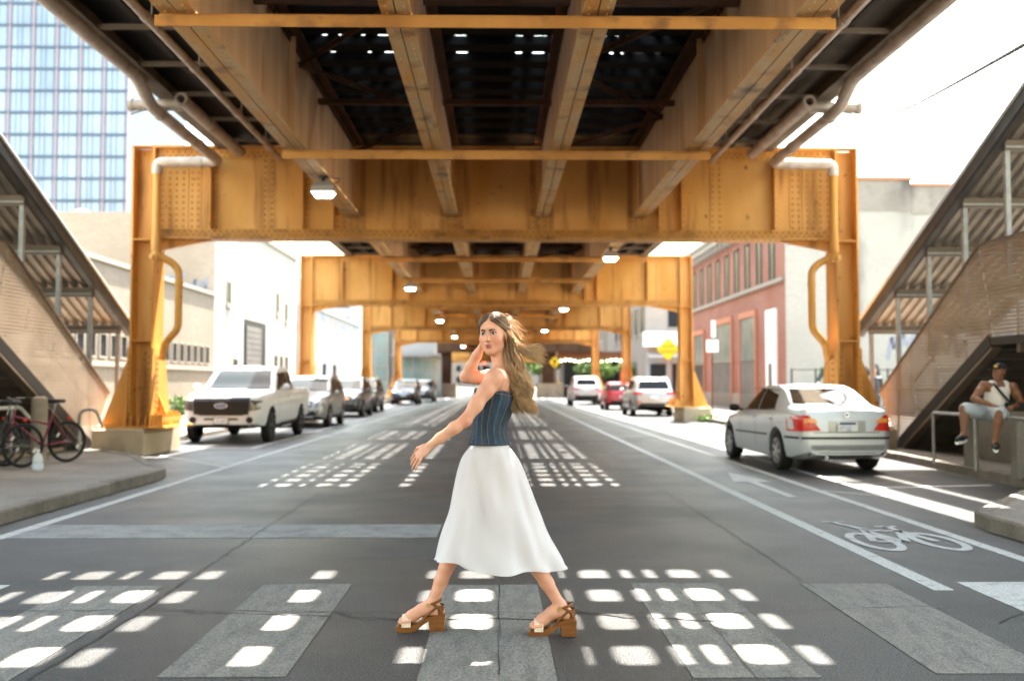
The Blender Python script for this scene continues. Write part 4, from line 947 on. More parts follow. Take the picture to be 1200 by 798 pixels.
for sg in (-1, 1): MB().lathe([(0, 2.962), (.08, 2.962), (.08, 2.9)], 18, (sg * .66, 0, .555), 'y').build('fog_light', 'black', c.t, local=True)
c.quad('lower_valance', 'black', 'y', 1, [(-.8, .36), (.8, .36), (.84, .45), (-.84, .45)], off=.012, k=3)
MB().bx(-.16, .16, 2.965, 2.98, .47, .60).build('number_plate', 'plate', c.t, local=True); MB().bx(-.18, .18, 2.95, 2.964, .455, .615).build('plate_frame', 'black', c.t, local=True)
text_mesh('plate_number', '61 547', .075, 'emblem_blue', c.t, Matrix.Translation((0, 2.983, .535)) @ Matrix.Rotation(math.pi, 4, 'Z') @ Matrix.Rotation(math.pi / 2, 4, 'X'))
c.mirror(1.05, 1.33, 1.03, 'paint_white'); c.seams((1.15, -.14, -.86), .5, 1.18); c.handles((.1,), 1.08, 'paint_white'); c.both('side_step', 'blackplastic', [(1.35, .40), (-.9, .40), (-.9, .47), (1.35, .47)], off=.08, k=1)
c.quad('bed_cover', 'black', 'z', 1, [(-.86, -2.8), (.86, -2.8), (.86, -.95), (-.86, -.95)], off=.004)
for q in (-.45, .35): MB().bar((q - .3, 1.44, 1.30), (q + .25, 1.40, 1.305), .02, .015).build('wiper', 'black', c.t, local=True)
# --- saloon, tail towards the camera
c = Car('saloon_car', 'silver saloon car parked tail to the camera beside the right stair', 'car', (5.36, 17.75, 0), R(3.0), SEDAN, 'paint_silver', G2)
c.quad('rear_window', 'carglass_warm', 'y', -1, [(-.62, 1.085), (.62, 1.085), (.5, 1.325), (-.5, 1.325)], off=.005); c.quad('windscreen', 'carglass', 'y', 1, [(-.68, .99), (.68, .99), (.54, 1.31), (-.54, 1.31)], off=.005)  # rear glass has a cream reflection put into its base colour
c.both('front_side_window', 'carglass', [(.62, .955), (-.22, .965), (-.2, 1.325), (.12, 1.30)]); c.both('rear_side_window', 'carglass', [(-.27, .965), (-1.1, 1.0), (-.98, 1.22), (-.25, 1.325)])
c.both('window_trim', 'black', [(.7, .935), (-1.18, .975), (-1.18, .99), (.7, .95)], off=.008, k=1); c.both('roof_trim', 'black', [(.15, 1.315), (-.9, 1.29), (-.9, 1.305), (.13, 1.33)], off=.007, k=1)
c.mir('tail_light', 'redlight', -1, [(.42, .68), (.80, .66), (.80, .90), (.60, .92)], off=.012); c.mir('indicator', 'amber', -1, [(.46, .80), (.66, .80), (.66, .865), (.52, .865)], off=.018, k=2)
c.both('side_tail_light', 'redlight', [(-2.0, .70), (-2.17, .69), (-2.17, .89), (-1.93, .90)], off=.008)
c.quad('bumper_strip', 'black', 'y', -1, [(-.78, .545), (.78, .545), (.78, .58), (-.78, .58)], off=.014, n=16, k=1); c.both('bumper_strip', 'black', [(-2.12, .545), (-1.68, .545), (-1.68, .58), (-2.12, .58)], off=.012, k=1); c.both('side_strip', 'blackplastic', [(.95, .53), (-.88, .55), (-.88, .58), (.95, .56)], off=.01, k=1)
c.quad('lower_bumper', 'blackplastic', 'y', -1, [(-.6, .29), (.6, .29), (.6, .34), (-.6, .34)], off=.01, k=1)
c.quad('plate_recess', 'paint_grey', 'y', -1, [(-.3, .66), (.3, .66), (.3, .83), (-.3, .83)], off=.004, n=2, k=2); MB().bx(-.16, .16, -2.262, -2.25, .67, .815).build('number_plate', 'plate', c.t, local=True); MB().bx(-.13, .13, -2.266, -2.2622, .775, .805).build('plate_band', 'emblem_blue', c.t, local=True)
e = MB().lathe([(0, -2.232), (.035, -2.232), (.035, -2.2)], 16, (0, 0, .925), 'y'); e.build('emblem', 'chrome', c.t, local=True); MB().lathe([(0, -2.236), (.026, -2.236), (.026, -2.233)], 16, (0, 0, .925), 'y').build('emblem_face', 'emblem_blue', c.t, local=True)
c.quad('boot_seam', 'blackplastic', 'y', -1, [(-.7, .645), (.7, .645), (.7, .655), (-.7, .655)], off=.003, k=1); c.seams((.66, -.24, -1.12), .33, .95); c.handles((-.08, -1.0), .83, 'paint_silver'); c.mirror(.62, .98, .85, 'black'); c.both('fuel_flap', 'blackplastic', [(-1.55, .78), (-1.4, .78), (-1.4, .785), (-1.55, .785)], off=.003, k=1)
MB().tube([(-.35, -2.2, .27), (-.35, -2.28, .265)], .03, 10).build('exhaust', 'chrome', c.t, local=True)
MB().bar((0, -.95, 1.35), (0, -1.05, 1.42), .03, .03).build('aerial', 'paint_silver', c.t, local=True)
# --- the rest share two builders
def suv(label, loc, rz, paintm, group, P=SUV, tail='redlight', rails=True, name='suv_car', pale=True, far=False):
    c = Car(name, label, 'car', loc, rz, P, paintm, group); H = P['H']; k = H / 1.68
    c.quad('windscreen', 'carglass_pale' if pale else 'carglass', 'y', 1, [(-.7, 1.16 * k), (.7, 1.16 * k), (.6, 1.55 * k), (-.6, 1.55 * k)], off=.005); c.quad('rear_window', 'carglass', 'y', -1, [(-.66, 1.17 * k), (.66, 1.17 * k), (.58, 1.53 * k), (-.58, 1.53 * k)], off=.005)
    c.both('front_side_window', 'carglass', [(.72, 1.09 * k), (-.2, 1.1 * k), (-.18, 1.56 * k), (.12, 1.52 * k)]); c.both('rear_side_window', 'carglass', [(-.25, 1.1 * k), (-1.15, 1.13 * k), (-1.1, 1.55 * k), (-.23, 1.56 * k)]); c.both('quarter_window', 'carglass', [(-1.2, 1.15 * k), (-1.75, 1.22 * k), (-1.6, 1.48 * k), (-1.16, 1.53 * k)])
    c.mir('headlight', 'headlamp', 1, [(.5, .76 * k), (.82, .80 * k), (.82, .93 * k), (.55, .9 * k)], off=.012); g = c.quad('grille', 'black', 'y', 1, [(-.42, .66 * k), (.42, .66 * k), (.46, .84 * k), (-.46, .84 * k)], off=.012); c.quad('lower_intake', 'black', 'y', 1, [(-.6, .4 * k), (.6, .4 * k), (.66, .54 * k), (-.66, .54 * k)], off=.012)
    c.quad('grille_bar', 'chrome', 'y', 1, [(-.4, .74 * k), (.4, .74 * k), (.4, .77 * k), (-.4, .77 * k)], off=.02, k=1, par=c.t)
    c.mir('tail_light', tail, -1, [(.5, .93 * k), (.84, .92 * k), (.84, 1.03 * k), (.54, 1.04 * k)], off=.012); c.both('side_tail_light', tail, [(-1.95, .95 * k), (-P['L'] / 2 + .12, .93 * k), (-P['L'] / 2 + .12, 1.03 * k), (-1.9, 1.05 * k)], off=.008) if P is SUV else None
    c.quad('rear_bumper', 'blackplastic', 'y', -1, [(-.72, .42 * k), (.72, .42 * k), (.74, .58 * k), (-.74, .58 * k)], off=.012, k=2); c.mir('reflector', 'redlit' if tail == 'redlit' else 'redlight', -1, [(.55, .6 * k), (.75, .6 * k), (.75, .65 * k), (.55, .65 * k)], off=.016, k=1)
    y = P['L'] / 2; MB().bx(-.16, .16, -y - .02, -y - .008, .74 * k, .87 * k).build('number_plate', 'plate', c.t, local=True); MB().bx(-.16, .16, y + .012, y + .024, .55 * k, .66 * k).build('front_plate', 'plate', c.t, local=True)
    c.seams((.75, -.22, -1.15), .38, 1.08 * k); c.handles((-.05, -.98), .98 * k, paintm); c.mirror(.68, 1.12 * k, P['W'] / 2, paintm)
    if rails:
        for sg in (-1, 1): MB().tube([(sg * .62, .05, 1.60 * k), (sg * .62, -.2, 1.69 * k), (sg * .62, -1.5, 1.70 * k), (sg * .62, -1.7, 1.63 * k)], .018, 6).build('roof_rail', 'chrome', c.t, local=True)
    return c
suv('silver estate car parked nose to tail behind the white pickup', (-6.34, 34.15, 0), math.pi, 'paint_champagne', G1)
suv('charcoal estate car parked third in line on the left', (-6.55, 43.9, 0), math.pi, 'paint_charcoal', G1, pale=True)
suv('black estate car parked fourth in line on the left', (-6.75, 50.4, 0), math.pi, 'paint_black', G1, pale=False)
suv('black off-roader standing alone far down the left kerb', (-6.15, 68.0, 0), math.pi, 'paint_black', G1)
suv('black car just behind the far black off-roader', (-5.6, 76.5, 0), math.pi, 'paint_charcoal', G1, pale=False)
suv('grey crossover at the right kerb behind the second portal\'s foot', (6.68, 44.4, 0), 0, 'paint_grey', G2)
suv('small red hatchback between the grey and the white car, right', (6.6, 54.2, 0), 0, 'paint_red', G2, P=HATCH, rails=False, name='hatchback_car')
BIG = dict(SUV); BIG.update(W=2.0, L=4.9, plan=[(a * 1.077, b * 1.1) for a, b in SUV['plan']], top=[(a * 1.077, b * 1.1) for a, b in SUV['top']], bot=[(a * 1.077, b) for a, b in SUV['bot']], belt=[(a * 1.077, b * 1.1) for a, b in SUV['belt']], H=1.85, rw=.37)
suv('white off-roader at the right, farthest of the row with red lights', (5.75, 66.0, 0), 0, 'paint_white', G2, P=BIG, tail='redlight')
suv('dark car with lit brake lights beyond the dark portal', (2.6, 108, 0), 0, 'paint_charcoal', 'cars on the far street', tail='redlit')
# ================================================================== people: smooth union of tapered volumes -> one continuous skin
class SDF:
    def __init__(s, lo, hi, h):
        s.lo = np.array(lo, float); s.h = h; s.n = np.ceil((np.array(hi) - s.lo) / h).astype(int) + 1; s.f = np.full(s.n, .5, np.float32)
    def sub(s, bl, bh):
        a = np.clip(np.floor((np.array(bl) - s.lo) / s.h).astype(int), 0, s.n - 1); b = np.clip(np.ceil((np.array(bh) - s.lo) / s.h).astype(int) + 1, 0, s.n)
        ax = [s.lo[i] + np.arange(a[i], b[i]) * s.h for i in range(3)]
        return tuple(slice(a[i], b[i]) for i in range(3)), np.meshgrid(*ax, indexing='ij', sparse=True)
    def comb(s, sl, d, k, neg=False):
        a = s.f[sl]; d = d.astype(np.float32)
        if a.size == 0: return
        if neg:
            d = -d; h = np.maximum(k - np.abs(a - d), 0) / k; s.f[sl] = np.maximum(a, d) + h * h * k * .25
        else:
            h = np.maximum(k - np.abs(a - d), 0) / k; s.f[sl] = np.minimum(a, d) - h * h * k * .25
    def cap(s, a, b, ra, rb, k=.02):
        a = np.array(a, float); b = np.array(b, float); R_ = max(ra, rb) + k + .02
        sl, (X, Y, Z) = s.sub(np.minimum(a, b) - R_, np.maximum(a, b) + R_); v = b - a; L2 = v @ v + 1e-9
        t = np.clip(((X - a[0]) * v[0] + (Y - a[1]) * v[1] + (Z - a[2]) * v[2]) / L2, 0, 1)
        d = np.sqrt((X - a[0] - t * v[0]) ** 2 + (Y - a[1] - t * v[1]) ** 2 + (Z - a[2] - t * v[2]) ** 2) - (ra + (rb - ra) * t); s.comb(sl, d, k)
    def chain(s, pts, rs, k=.02):
        for i in range(len(pts) - 1): s.cap(pts[i], pts[i + 1], rs[i], rs[i + 1], k)
    def ell(s, c, r, M=None, k=.02, neg=False):
        c = np.array(c, float); R_ = max(r) + k + .02; sl, (X, Y, Z) = s.sub(c - R_, c + R_)
        P = [X - c[0], Y - c[1], Z - c[2]]
        if M is not None: P = [P[0] * M[i][0] + P[1] * M[i][1] + P[2] * M[i][2] for i in range(3)]
        k0 = np.sqrt((P[0] / r[0]) ** 2 + (P[1] / r[1]) ** 2 + (P[2] / r[2]) ** 2); k1 = np.sqrt((P[0] / r[0] ** 2) ** 2 + (P[1] / r[1] ** 2) ** 2 + (P[2] / r[2] ** 2) ** 2)
        s.comb(sl, k0 * (k0 - 1) / np.maximum(k1, 1e-6), k, neg)
    def mesh(s):
        f = s.f; ins = f < 0; n = np.array(f.shape)
        c8 = np.zeros(n - 1, np.uint8)
        for dx in (0, 1):
            for dy in (0, 1):
                for dz in (0, 1): c8 += ins[dx:n[0] - 1 + dx, dy:n[1] - 1 + dy, dz:n[2] - 1 + dz]
        act = np.argwhere((c8 > 0) & (c8 < 8)); idx = np.full(n - 1, -1, np.int32); idx[tuple(act.T)] = np.arange(len(act))
        acc = np.zeros((len(act), 3)); cnt = np.zeros(len(act))
        cor = [(0, 0, 0), (1, 0, 0), (0, 1, 0), (1, 1, 0), (0, 0, 1), (1, 0, 1), (0, 1, 1), (1, 1, 1)]; ed = [(0, 1), (2, 3), (4, 5), (6, 7), (0, 2), (1, 3), (4, 6), (5, 7), (0, 4), (1, 5), (2, 6), (3, 7)]
        val = [f[act[:, 0] + c[0], act[:, 1] + c[1], act[:, 2] + c[2]] for c in cor]
        for a, b in ed:
            m = (val[a] < 0) != (val[b] < 0); t = np.where(m, val[a] / np.where(m, val[a] - val[b], 1), 0); p = np.array(cor[a]) + t[:, None] * (np.array(cor[b]) - np.array(cor[a])); acc += p * m[:, None]; cnt += m
        V = s.lo + (act + acc / cnt[:, None]) * s.h; F = []
        for ax in range(3):
            sl0 = [slice(None)] * 3; sl1 = [slice(None)] * 3; sl0[ax] = slice(0, -1); sl1[ax] = slice(1, None)
            ch = np.argwhere(ins[tuple(sl0)] != ins[tuple(sl1)]); o1, o2 = [(1, 2), (2, 0), (0, 1)][ax]
            ch = ch[(ch[:, o1] > 0) & (ch[:, o2] > 0) & (ch[:, o1] < n[o1] - 1) & (ch[:, o2] < n[o2] - 1)]
            e1 = np.zeros(3, int); e1[o1] = 1; e2 = np.zeros(3, int); e2[o2] = 1
            q = np.stack([idx[tuple((ch - d).T)] for d in (e1 + e2, e2, 0 * e1, e1)], 1); fl = ~ins[tuple(ch.T)]; q[fl] = q[fl][:, ::-1]; F.append(q)
        return V, np.concatenate(F)
def smooth_mesh(V, F, it=3, lam=.5):
    e = np.concatenate([F[:, [0, 1]], F[:, [1, 2]], F[:, [2, 3]], F[:, [3, 0]]]); e = np.concatenate([e, e[:, ::-1]]); n = np.bincount(e[:, 0], minlength=len(V))[:, None]
    for _ in range(it):
        a = np.stack([np.bincount(e[:, 0], V[e[:, 1], i], len(V)) for i in range(3)], 1) / np.maximum(n, 1); V = V + lam * (a - V)
    return V
def skin_object(name, V, F, parent, m, colors=None):
    me = bpy.data.meshes.new(name); me.from_pydata(V.tolist(), [], F.tolist()); me.update(); me.polygons.foreach_set('use_smooth', [True] * len(me.polygons))
    o = bpy.data.objects.new(name, me); COL.objects.link(o); o.parent = parent; me.materials.append(MATS[m])
    if colors is not None:
        ca = me.color_attributes.new('tint', 'FLOAT_COLOR', 'POINT'); ca.data.foreach_set('color', np.concatenate([colors, np.ones((len(V), 1))], 1).astype(np.float32).ravel())
    return o
def attr_mat(name, rough, spec=.4, sss=0, sheen=0, aniso=0):
    m = mat(name, (1, 1, 1), rough, spec=spec); n = m.node_tree.nodes; l = m.node_tree.links; a = n.new('ShaderNodeAttribute'); a.attribute_name = 'tint'; p = n['Principled BSDF']
    l.new(a.outputs[0], p.inputs['Base Color'])
    if sss:
        nz = n.new('ShaderNodeTexNoise'); nz.inputs['Scale'].default_value = 130; nz.inputs['Detail'].default_value = 5; tc = n.new('ShaderNodeTexCoord'); l.new(tc.outputs['Object'], nz.inputs['Vector']); bp = n.new('ShaderNodeBump'); bp.inputs['Strength'].default_value = .25; bp.inputs['Distance'].default_value = .004; l.new(nz.outputs[0], bp.inputs['Height']); l.new(bp.outputs[0], p.inputs['Normal'])
    if sss: p.inputs['Subsurface Weight'].default_value = sss; p.inputs['Subsurface Radius'].default_value = (.02, .008, .004); p.inputs['Subsurface Scale'].default_value = .5
    return m
attr_mat('skin', .48, sss=.25); attr_mat('hair', .38, spec=.6)
mat('lips', (.42, .11, .10), .35); mat('lash', (.035, .022, .016), .6); mat('eyewhite', (.48, .44, .42), .25); mat('iris', (.05, .045, .035), .15); mat('earring', (.7, .5, .2), .25, metal=1)
mat('sandal_tan', (.19, .07, .02), .5, col2=(.13, .048, .014), scale=20); mat('sandal_wood', (.19, .07, .018), .45, col2=(.12, .042, .01), scale=8, stretch=(1, 1, 6)); mat('sandal_cream', (.66, .52, .38), .8, bump=.8, bscale=160, fine=.2); mat('brass', (.6, .42, .15), .3, metal=1)
def denim():
    m = mat('denim', (.02, .034, .054), .8, col2=(.036, .056, .084), scale=14, stretch=(2, 2, .5), contrast=(.35, .7), bump=.3, bscale=240, fine=.3); return m
denim(); mat('denim_light', (.06, .085, .115), .85, col2=(.035, .053, .077), scale=16, fine=.25, bscale=200); mat('denim_stitch', (.16, .125, .09), .8)
def cloth(name, c, tr=.3, rough=.75):
    m = mat(name, c, rough, bump=.04, bscale=300, coord='Pos'); n = m.node_tree.nodes; l = m.node_tree.links; p = n['Principled BSDF']; t = n.new('ShaderNodeBsdfTranslucent'); t.inputs[0].default_value = lin(c)
    x = n.new('ShaderNodeMixShader'); x.inputs[0].default_value = tr; l.new(p.outputs[0], x.inputs[1]); l.new(t.outputs[0], x.inputs[2]); l.new(x.outputs[0], n['Material Output'].inputs[0])
    p.inputs['Sheen Weight'].default_value = .2
cloth('skirt_cloth', (.70, .66, .68)); cloth('tank_cloth', (.74, .72, .72), .1); mat('shorts_denim', (.34, .40, .46), .85, col2=(.5, .54, .57), scale=9); 
def hand(S_, wrist, d, up, sz, curl=.5, thumb=1, rf=.0085):
    """palm, four fingers and a thumb; d = pointing direction, up = back of the hand"""
    d = Vector(d).normalized(); up = Vector(up); sd = d.cross(up).normalized(); up = sd.cross(d).normalized(); w0 = Vector(wrist)
    pl = sz * .52; S_.ell(w0 + d * pl * .5, (sz * .2, pl * .62, sz * .09), [list(sd), list(d), list(up)], .012)
    for i, (o, L) in enumerate(((-.15, .40), (-.05, .46), (.05, .43), (.145, .34))):
        p = w0 + d * pl * (.95 - abs(o) * .4) + sd * o * sz * 1.15; a = d; pts = [p]; 
        for j, fr in enumerate((.45, .32, .23)):
            ang = curl * (.5 + .45 * j) + .06 * i; a = (d * math.cos(ang) - up * math.sin(ang)).normalized() + sd * o * 1.1; p = p + a.normalized() * L * sz * fr; pts.append(p)
        S_.chain(pts, [rf * 1.05, rf * .95, rf * .88, rf * .72], .003)
    b = w0 + d * pl * .28 - sd * thumb * sz * .17; p1 = b + (d * .75 - sd * thumb * .55 - up * .25).normalized() * sz * .24; p2 = p1 + (d * .95 - sd * thumb * .1 - up * .3).normalized() * sz * .17
    S_.chain([b, p1, p2], [rf * 1.5, rf * 1.15, rf * .85], .012)
def head(S_, H, f, up=(0, 0, 1), sc=1.0, male=False):
    f = Vector(f).normalized(); u = Vector(up).normalized(); l_ = u.cross(f).normalized(); u = f.cross(l_).normalized(); H = Vector(H); M = [list(l_), list(f), list(u)]
    def P(a, b, c): return H + (l_ * a + f * b + u * c) * sc
    def E(a, b, c, r, k=.02, neg=False): S_.ell(P(a, b, c), [x * sc for x in r], M, k * sc, neg)
    E(0, -.018, .04, (.075, .094, .082)); E(0, .022, -.005, (.062, .07, .09), .03); E(0, .042, -.05, (.047, .048, .06), .03); E(0, .062, -.098, (.026, .022, .02) if not male else (.034, .026, .022), .03)
    for s in (-1, 1):
        E(s * .042, .05, -.03, (.022, .025, .024), .025); E(s * .038, .004, -.072, (.018, .038, .02), .03); E(s * .03, .099, .006, (.017, .012, .011), .012, True); E(s * .031, .077, .003, (.0145, .013, .0115), .004); E(s * .076, -.012, -.012, (.009, .02, .03), .008)
    E(0, .088, .03, (.045, .012, .012), .02)
    S_.cap(P(0, .088, .008), P(0, .112, -.03), .007 * sc, .0105 * sc, .014); S_.ell(P(0, .104, -.036), (.014 * sc, .012 * sc, .008 * sc), M, .008)
    E(0, .089, -.06, (.022, .01, .006), .01); E(0, .088, -.072, (.018, .01, .006), .01)
    return P, M
# ------------------------------------------------------------------ the woman
WO = Vector((0, 5.75, 0)); wt = thing('person', 'woman in denim corset top and long white skirt striding across the street', 'person', WO)
Sd = SDF((-.62, -.42, -.01), (.56, .36, 1.9), .004)
fw = Vector((-.97, .2, 0)).normalized(); lf = Vector((-fw.y, fw.x, 0))       # chest direction and her left
TC = Vector((.0, 0, 0))
def TP(a, b, z): v = lf * a + fw * b; return (v.x, v.y, z)
Mt = [list(lf), list(fw), [0, 0, 1]]
Sd.ell((-.04, 0, .95), (.12, .10, .12), Mt, .03); Sd.ell((-.042, 0, 1.10), (.105, .08, .13), Mt, .03); Sd.ell((-.018, 0, 1.27), (.125, .083, .14), Mt, .03); Sd.ell((.015, 0, 1.40), (.155, .085, .09), Mt, .05)
for s in (-1, 1): c_ = Vector((-.012, 0, 0)) + Vector(TP(s * .06, .066, 1.335)); Sd.ell(c_, (.05, .045, .05), None, .03)
LS = Vector((.022, 0, 0)) + Vector(TP(.165, .0, 1.448)); RS = Vector((.022, 0, 0)) + Vector(TP(-.165, .01, 1.455))
Sd.cap((.03, 0, 1.44), LS, .05, .052, .04); Sd.cap((.03, 0, 1.44), RS, .05, .048, .04)
Sd.cap((.035, .0, 1.46), (.005, 0, 1.62), .052, .047, .04); Sd.cap((.03, -.02, 1.49), LS * .7 + Vector((.03, 0, 1.49)) * .3, .03, .03, .04)
EL = Vector((-.172, -.25, 1.215)); WL = Vector((-.368, -.275, 1.078))
Sd.chain([LS, LS.lerp(EL, .3), LS.lerp(EL, .65), EL], [.047, .041, .036, .032], .03); Sd.chain([EL, EL.lerp(WL, .3), EL.lerp(WL, .7), WL], [.032, .033, .027, .021], .02)
hand(Sd, WL, (-.72, -.05, -.66), (-.45, -.75, .42), .172, .4, -1, .0072)
ER = Vector((-.186, .17, 1.455)); WR = Vector((-.088, .1, 1.635))
Sd.chain([RS, RS.lerp(ER, .4), RS.lerp(ER, .75), ER], [.045, .04, .036, .032], .03); Sd.chain([ER, ER.lerp(WR, .35), ER.lerp(WR, .7), WR], [.032, .033, .027, .021], .02)
hand(Sd, WR, (.55, -.25, .55), (-.5, .7, .4), .17, .5, 1)
HF = Vector((-.34, -.94, -.02)); HC = Vector((-.02, -.004, 1.70)); HP, HM = head(Sd, HC, HF, (-.04, .02, 1), 1.0)
# legs: right leg forward, left leg trailing
for (hip, kn, an, toe, heel) in (((-.03, .06, .93), (-.22, .07, .53), (-.372, .045, .155), (-.545, .04, .06), (-.335, .05, .11)), ((-.03, -.06, .93), (.14, -.075, .53), (.362, -.07, .165), (.205, -.075, .06), (.40, -.07, .118))):
    hip, kn, an, toe, heel = map(Vector, (hip, kn, an, toe, heel))
    Sd.chain([hip, hip.lerp(kn, .5), kn], [.06, .055, .045], .03); Sd.chain([kn, kn.lerp(an, .3), kn.lerp(an, .65), an], [.05, .053, .038, .03], .02)
    ball = toe.lerp(heel, .28) + Vector((0, 0, .01)); Sd.chain([an, heel], [.03, .03], .02); Sd.chain([heel, an.lerp(ball, .5) + Vector((0, 0, .0)), ball, toe], [.03, .03, .03, .018], .025); Sd.chain([an, ball], [.03, .026], .02)
    for k in range(5): o = (k - 2) * .016; q = toe + Vector((.012 * abs(k - 1) - .012, o, -.006)); Sd.cap(q + Vector((.045, 0, .006)), q, .011, .0095 if k else .011, .006)
V, F = Sd.mesh(); V = smooth_mesh(V, F, 2, .5)
rng = np.random.default_rng(2)
base = np.array([.56, .275, .175]); col = np.tile(base, (len(V), 1)); loc = (V - np.array(HC)) @ np.array(HM).T
hd = (V[:, 2] > 1.55) & (np.linalg.norm(loc, axis=1) < .16)
for s in (-1, 1):
    d = np.linalg.norm((loc - np.array([s * .045, .07, -.035])) / np.array([1, 1, .8]), axis=1); col += (np.exp(-(d / .026) ** 2) * hd)[:, None] * np.array([.05, -.045, -.035])
    d = np.linalg.norm((loc - np.array([s * .031, .09, .012])) / np.array([1.5, 1, .8]), axis=1); col *= 1 - (np.exp(-(d / .016) ** 2) * hd)[:, None] * np.array([.25, .38, .38])
col *= (1 + .04 * np.sin(V[:, [2]] * 37 + V[:, [0]] * 23) + .04 * np.sin(V[:, [2]] * 91 - V[:, [1]] * 67)) * np.where((np.linalg.norm(V - np.array(EL), axis=1) < .045)[:, None], np.array([1.03, .9, .88]), 1); ln = V[:, 2] < .7; col[ln] *= np.array([1.02, .98, .98])
body = skin_object('body', V, F, wt, 'skin', np.clip(col, .01, 1))
bm = bmesh.new(); bm.from_mesh(body.data); WB = BVHTree.FromBMesh(bm); bm.free()
HFn, HLn, HUn = Vector(HM[1]), Vector(HM[0]), Vector(HM[2])
def face_patch(name, m, pts, off=.0012, n=None):
    """closed outline in head (lateral, up) coordinates laid on the face"""
    cx_, cz_ = sum(p[0] for p in pts) / len(pts), sum(p[1] for p in pts) / len(pts); v = []; N = len(pts); rings = 4
    for r in range(rings + 1):
        for p in (pts if r else [(cx_, cz_)]):
            a, c = cx_ + (p[0] - cx_) * r / rings, cz_ + (p[1] - cz_) * r / rings; o = HP(a, .25, c); h, nr, _, _ = WB.ray_cast(o, -HFn); h = h if h is not None else HP(a, .085, c); v.append(h + HFn * off)
    f = [(0, 1 + i, 1 + (i + 1) % N) for i in range(N)]
    for r in range(1, rings):
        b0, b1 = 1 + (r - 1) * N, 1 + r * N; f += [(b0 + i, b0 + (i + 1) % N, b1 + (i + 1) % N, b1 + i) for i in range(N)]
    return MB().add(v, f).build(name, m, wt, local=True, smooth=80)
def ov(cx_, cz_, rx, rz, n=16, sk=0, lo=1): return [(cx_ + rx * math.cos(a), cz_ + rz * math.sin(a) * (lo if math.sin(a) < 0 else 1) + sk * math.cos(a) * rx) for a in np.linspace(0, 2 * math.pi, n, endpoint=False)]
for s in (-1, 1):
    face_patch('eye_lining', 'lash', ov(s * .0315, .0045, .0165, .0085, sk=s * .12), .001); face_patch('eye', 'eyewhite', ov(s * .0312, .0025, .0135, .0055, sk=s * .12), .0022); face_patch('iris', 'iris', ov(s * .0312 + .001, .003, .0066, .0058), .0034)
    face_patch('eyebrow', 'lash', [(s * .011, .0225), (s * .028, .0285), (s * .042, .0255), (s * .048, .019), (s * .041, .0205), (s * .028, .0225), (s * .011, .0155)], .0012)
face_patch('upper_lip', 'lips', [(-.0255, -.0655), (-.010, -.0545), (0, -.057), (.010, -.0545), (.0255, -.0655), (0, -.0665)], .0015); face_patch('lower_lip', 'lips', [(-.0245, -.0685), (0, -.0695), (.0245, -.0685), (.0145, -.0805), (0, -.083), (-.0145, -.0805)], .0015); face_patch('mouth_line', 'lash', [(-.019, -.066), (0, -.0655), (.019, -.066), (0, -.0705)], .0018)
for s in (-1, 1):
    p = HP(s * .0115, .1, -.043); 
    face_patch('nostril', 'lips', ov(s * .0085, -.0415, .0035, .002, 8), .0008)
e = MB(); c_ = HP(.083, -.012, -.06); e.tube([c_ + HFn * .017 * math.cos(a) + HUn * .022 * math.sin(a) for a in np.linspace(0, 2 * math.pi, 18)], .0022, 6, cap=False); e.build('earring', 'earring', wt, local=True, smooth=60)
# corset: rings round the torso
def tring(z, c, ra, rb, n=48, ph=0):
    return [Vector((c[0], c[1], z)) + lf * ra * math.cos(a) + fw * rb * math.sin(a) * (1.0 if math.sin(a) > 0 else .95) for a in np.linspace(0, 2 * math.pi, n, endpoint=False)]
CK = [(1.068, -.043, .149, .121), (1.10, -.043, .131, .104), (1.14, -.042, .127, .094), (1.19, -.036, .134, .097), (1.25, -.02, .147, .108), (1.30, -.013, .153, .122), (1.34, -.010, .154, .127), (1.375, -.006, .152, .118)]
def ctop(a): return .012 * math.cos(2 * a) * 1 + .03 * max(0, math.sin(a)) ** 2        # rises over the bust
def cring(i, off=0, n=48):
    z, cx_, ra, rb = CK[i]; out = []
    for k in range(n):
        a = 2 * math.pi * k / n; p = Vector((cx_, 0, z + (ctop(a) if i == len(CK) - 1 else 0))) + lf * (ra + off) * math.cos(a) + fw * (rb + off) * math.sin(a); out.append(p)
    return out
cm = MB().loft([cring(i) for i in range(len(CK))] + [[p + (Vector((-.006, 0, p.z)) - p) * .05 for p in cring(len(CK) - 1)], [p + (Vector((-.01, 0, p.z)) - p) * .06 - Vector((0, 0, .03)) for p in cring(len(CK) - 1)]], cap=False)
cor_ = cm.build('corset_top', 'denim', wt, local=True, smooth=70)
for j, (a0, wd, m_) in enumerate([(x, .055, 'denim_light' if j % 3 == 1 else 'denim_stitch') for j, x in enumerate(np.linspace(0, 2 * math.pi, 19)[:-1] + .09)]):
    wd = .12 if m_ == 'denim_light' else .028; rows = []
    for i in range(len(CK)):
        z, cx_, ra, rb = CK[i]; aa = a0 + .16 * math.sin((z - 1.07) * 9) * math.cos(a0); rows.append([Vector((cx_, 0, z + (ctop(aa) if i == len(CK) - 1 else 0))) + lf * (ra + .0025) * math.cos(aa + dw) + fw * (rb + .0025) * math.sin(aa + dw) for dw in (-wd / 2, 0, wd / 2)])
    MB().loft(rows, cap=False, closed=False).build('corset_panel' if m_ == 'denim_light' else 'corset_seam', m_, cor_, local=True, smooth=70)
for i, dz in ((len(CK) - 1, -.004), (len(CK) - 1, -.022), (0, .008)):
    pts = [p + Vector((0, 0, dz)) + (p - Vector((-.02, 0, p.z))).normalized() * .003 for p in cring(i)]; MB().tube(pts + [pts[0]], .0022, 5, cap=False).build('corset_stitching', 'denim_stitch' if i else 'denim_light', cor_, local=True)
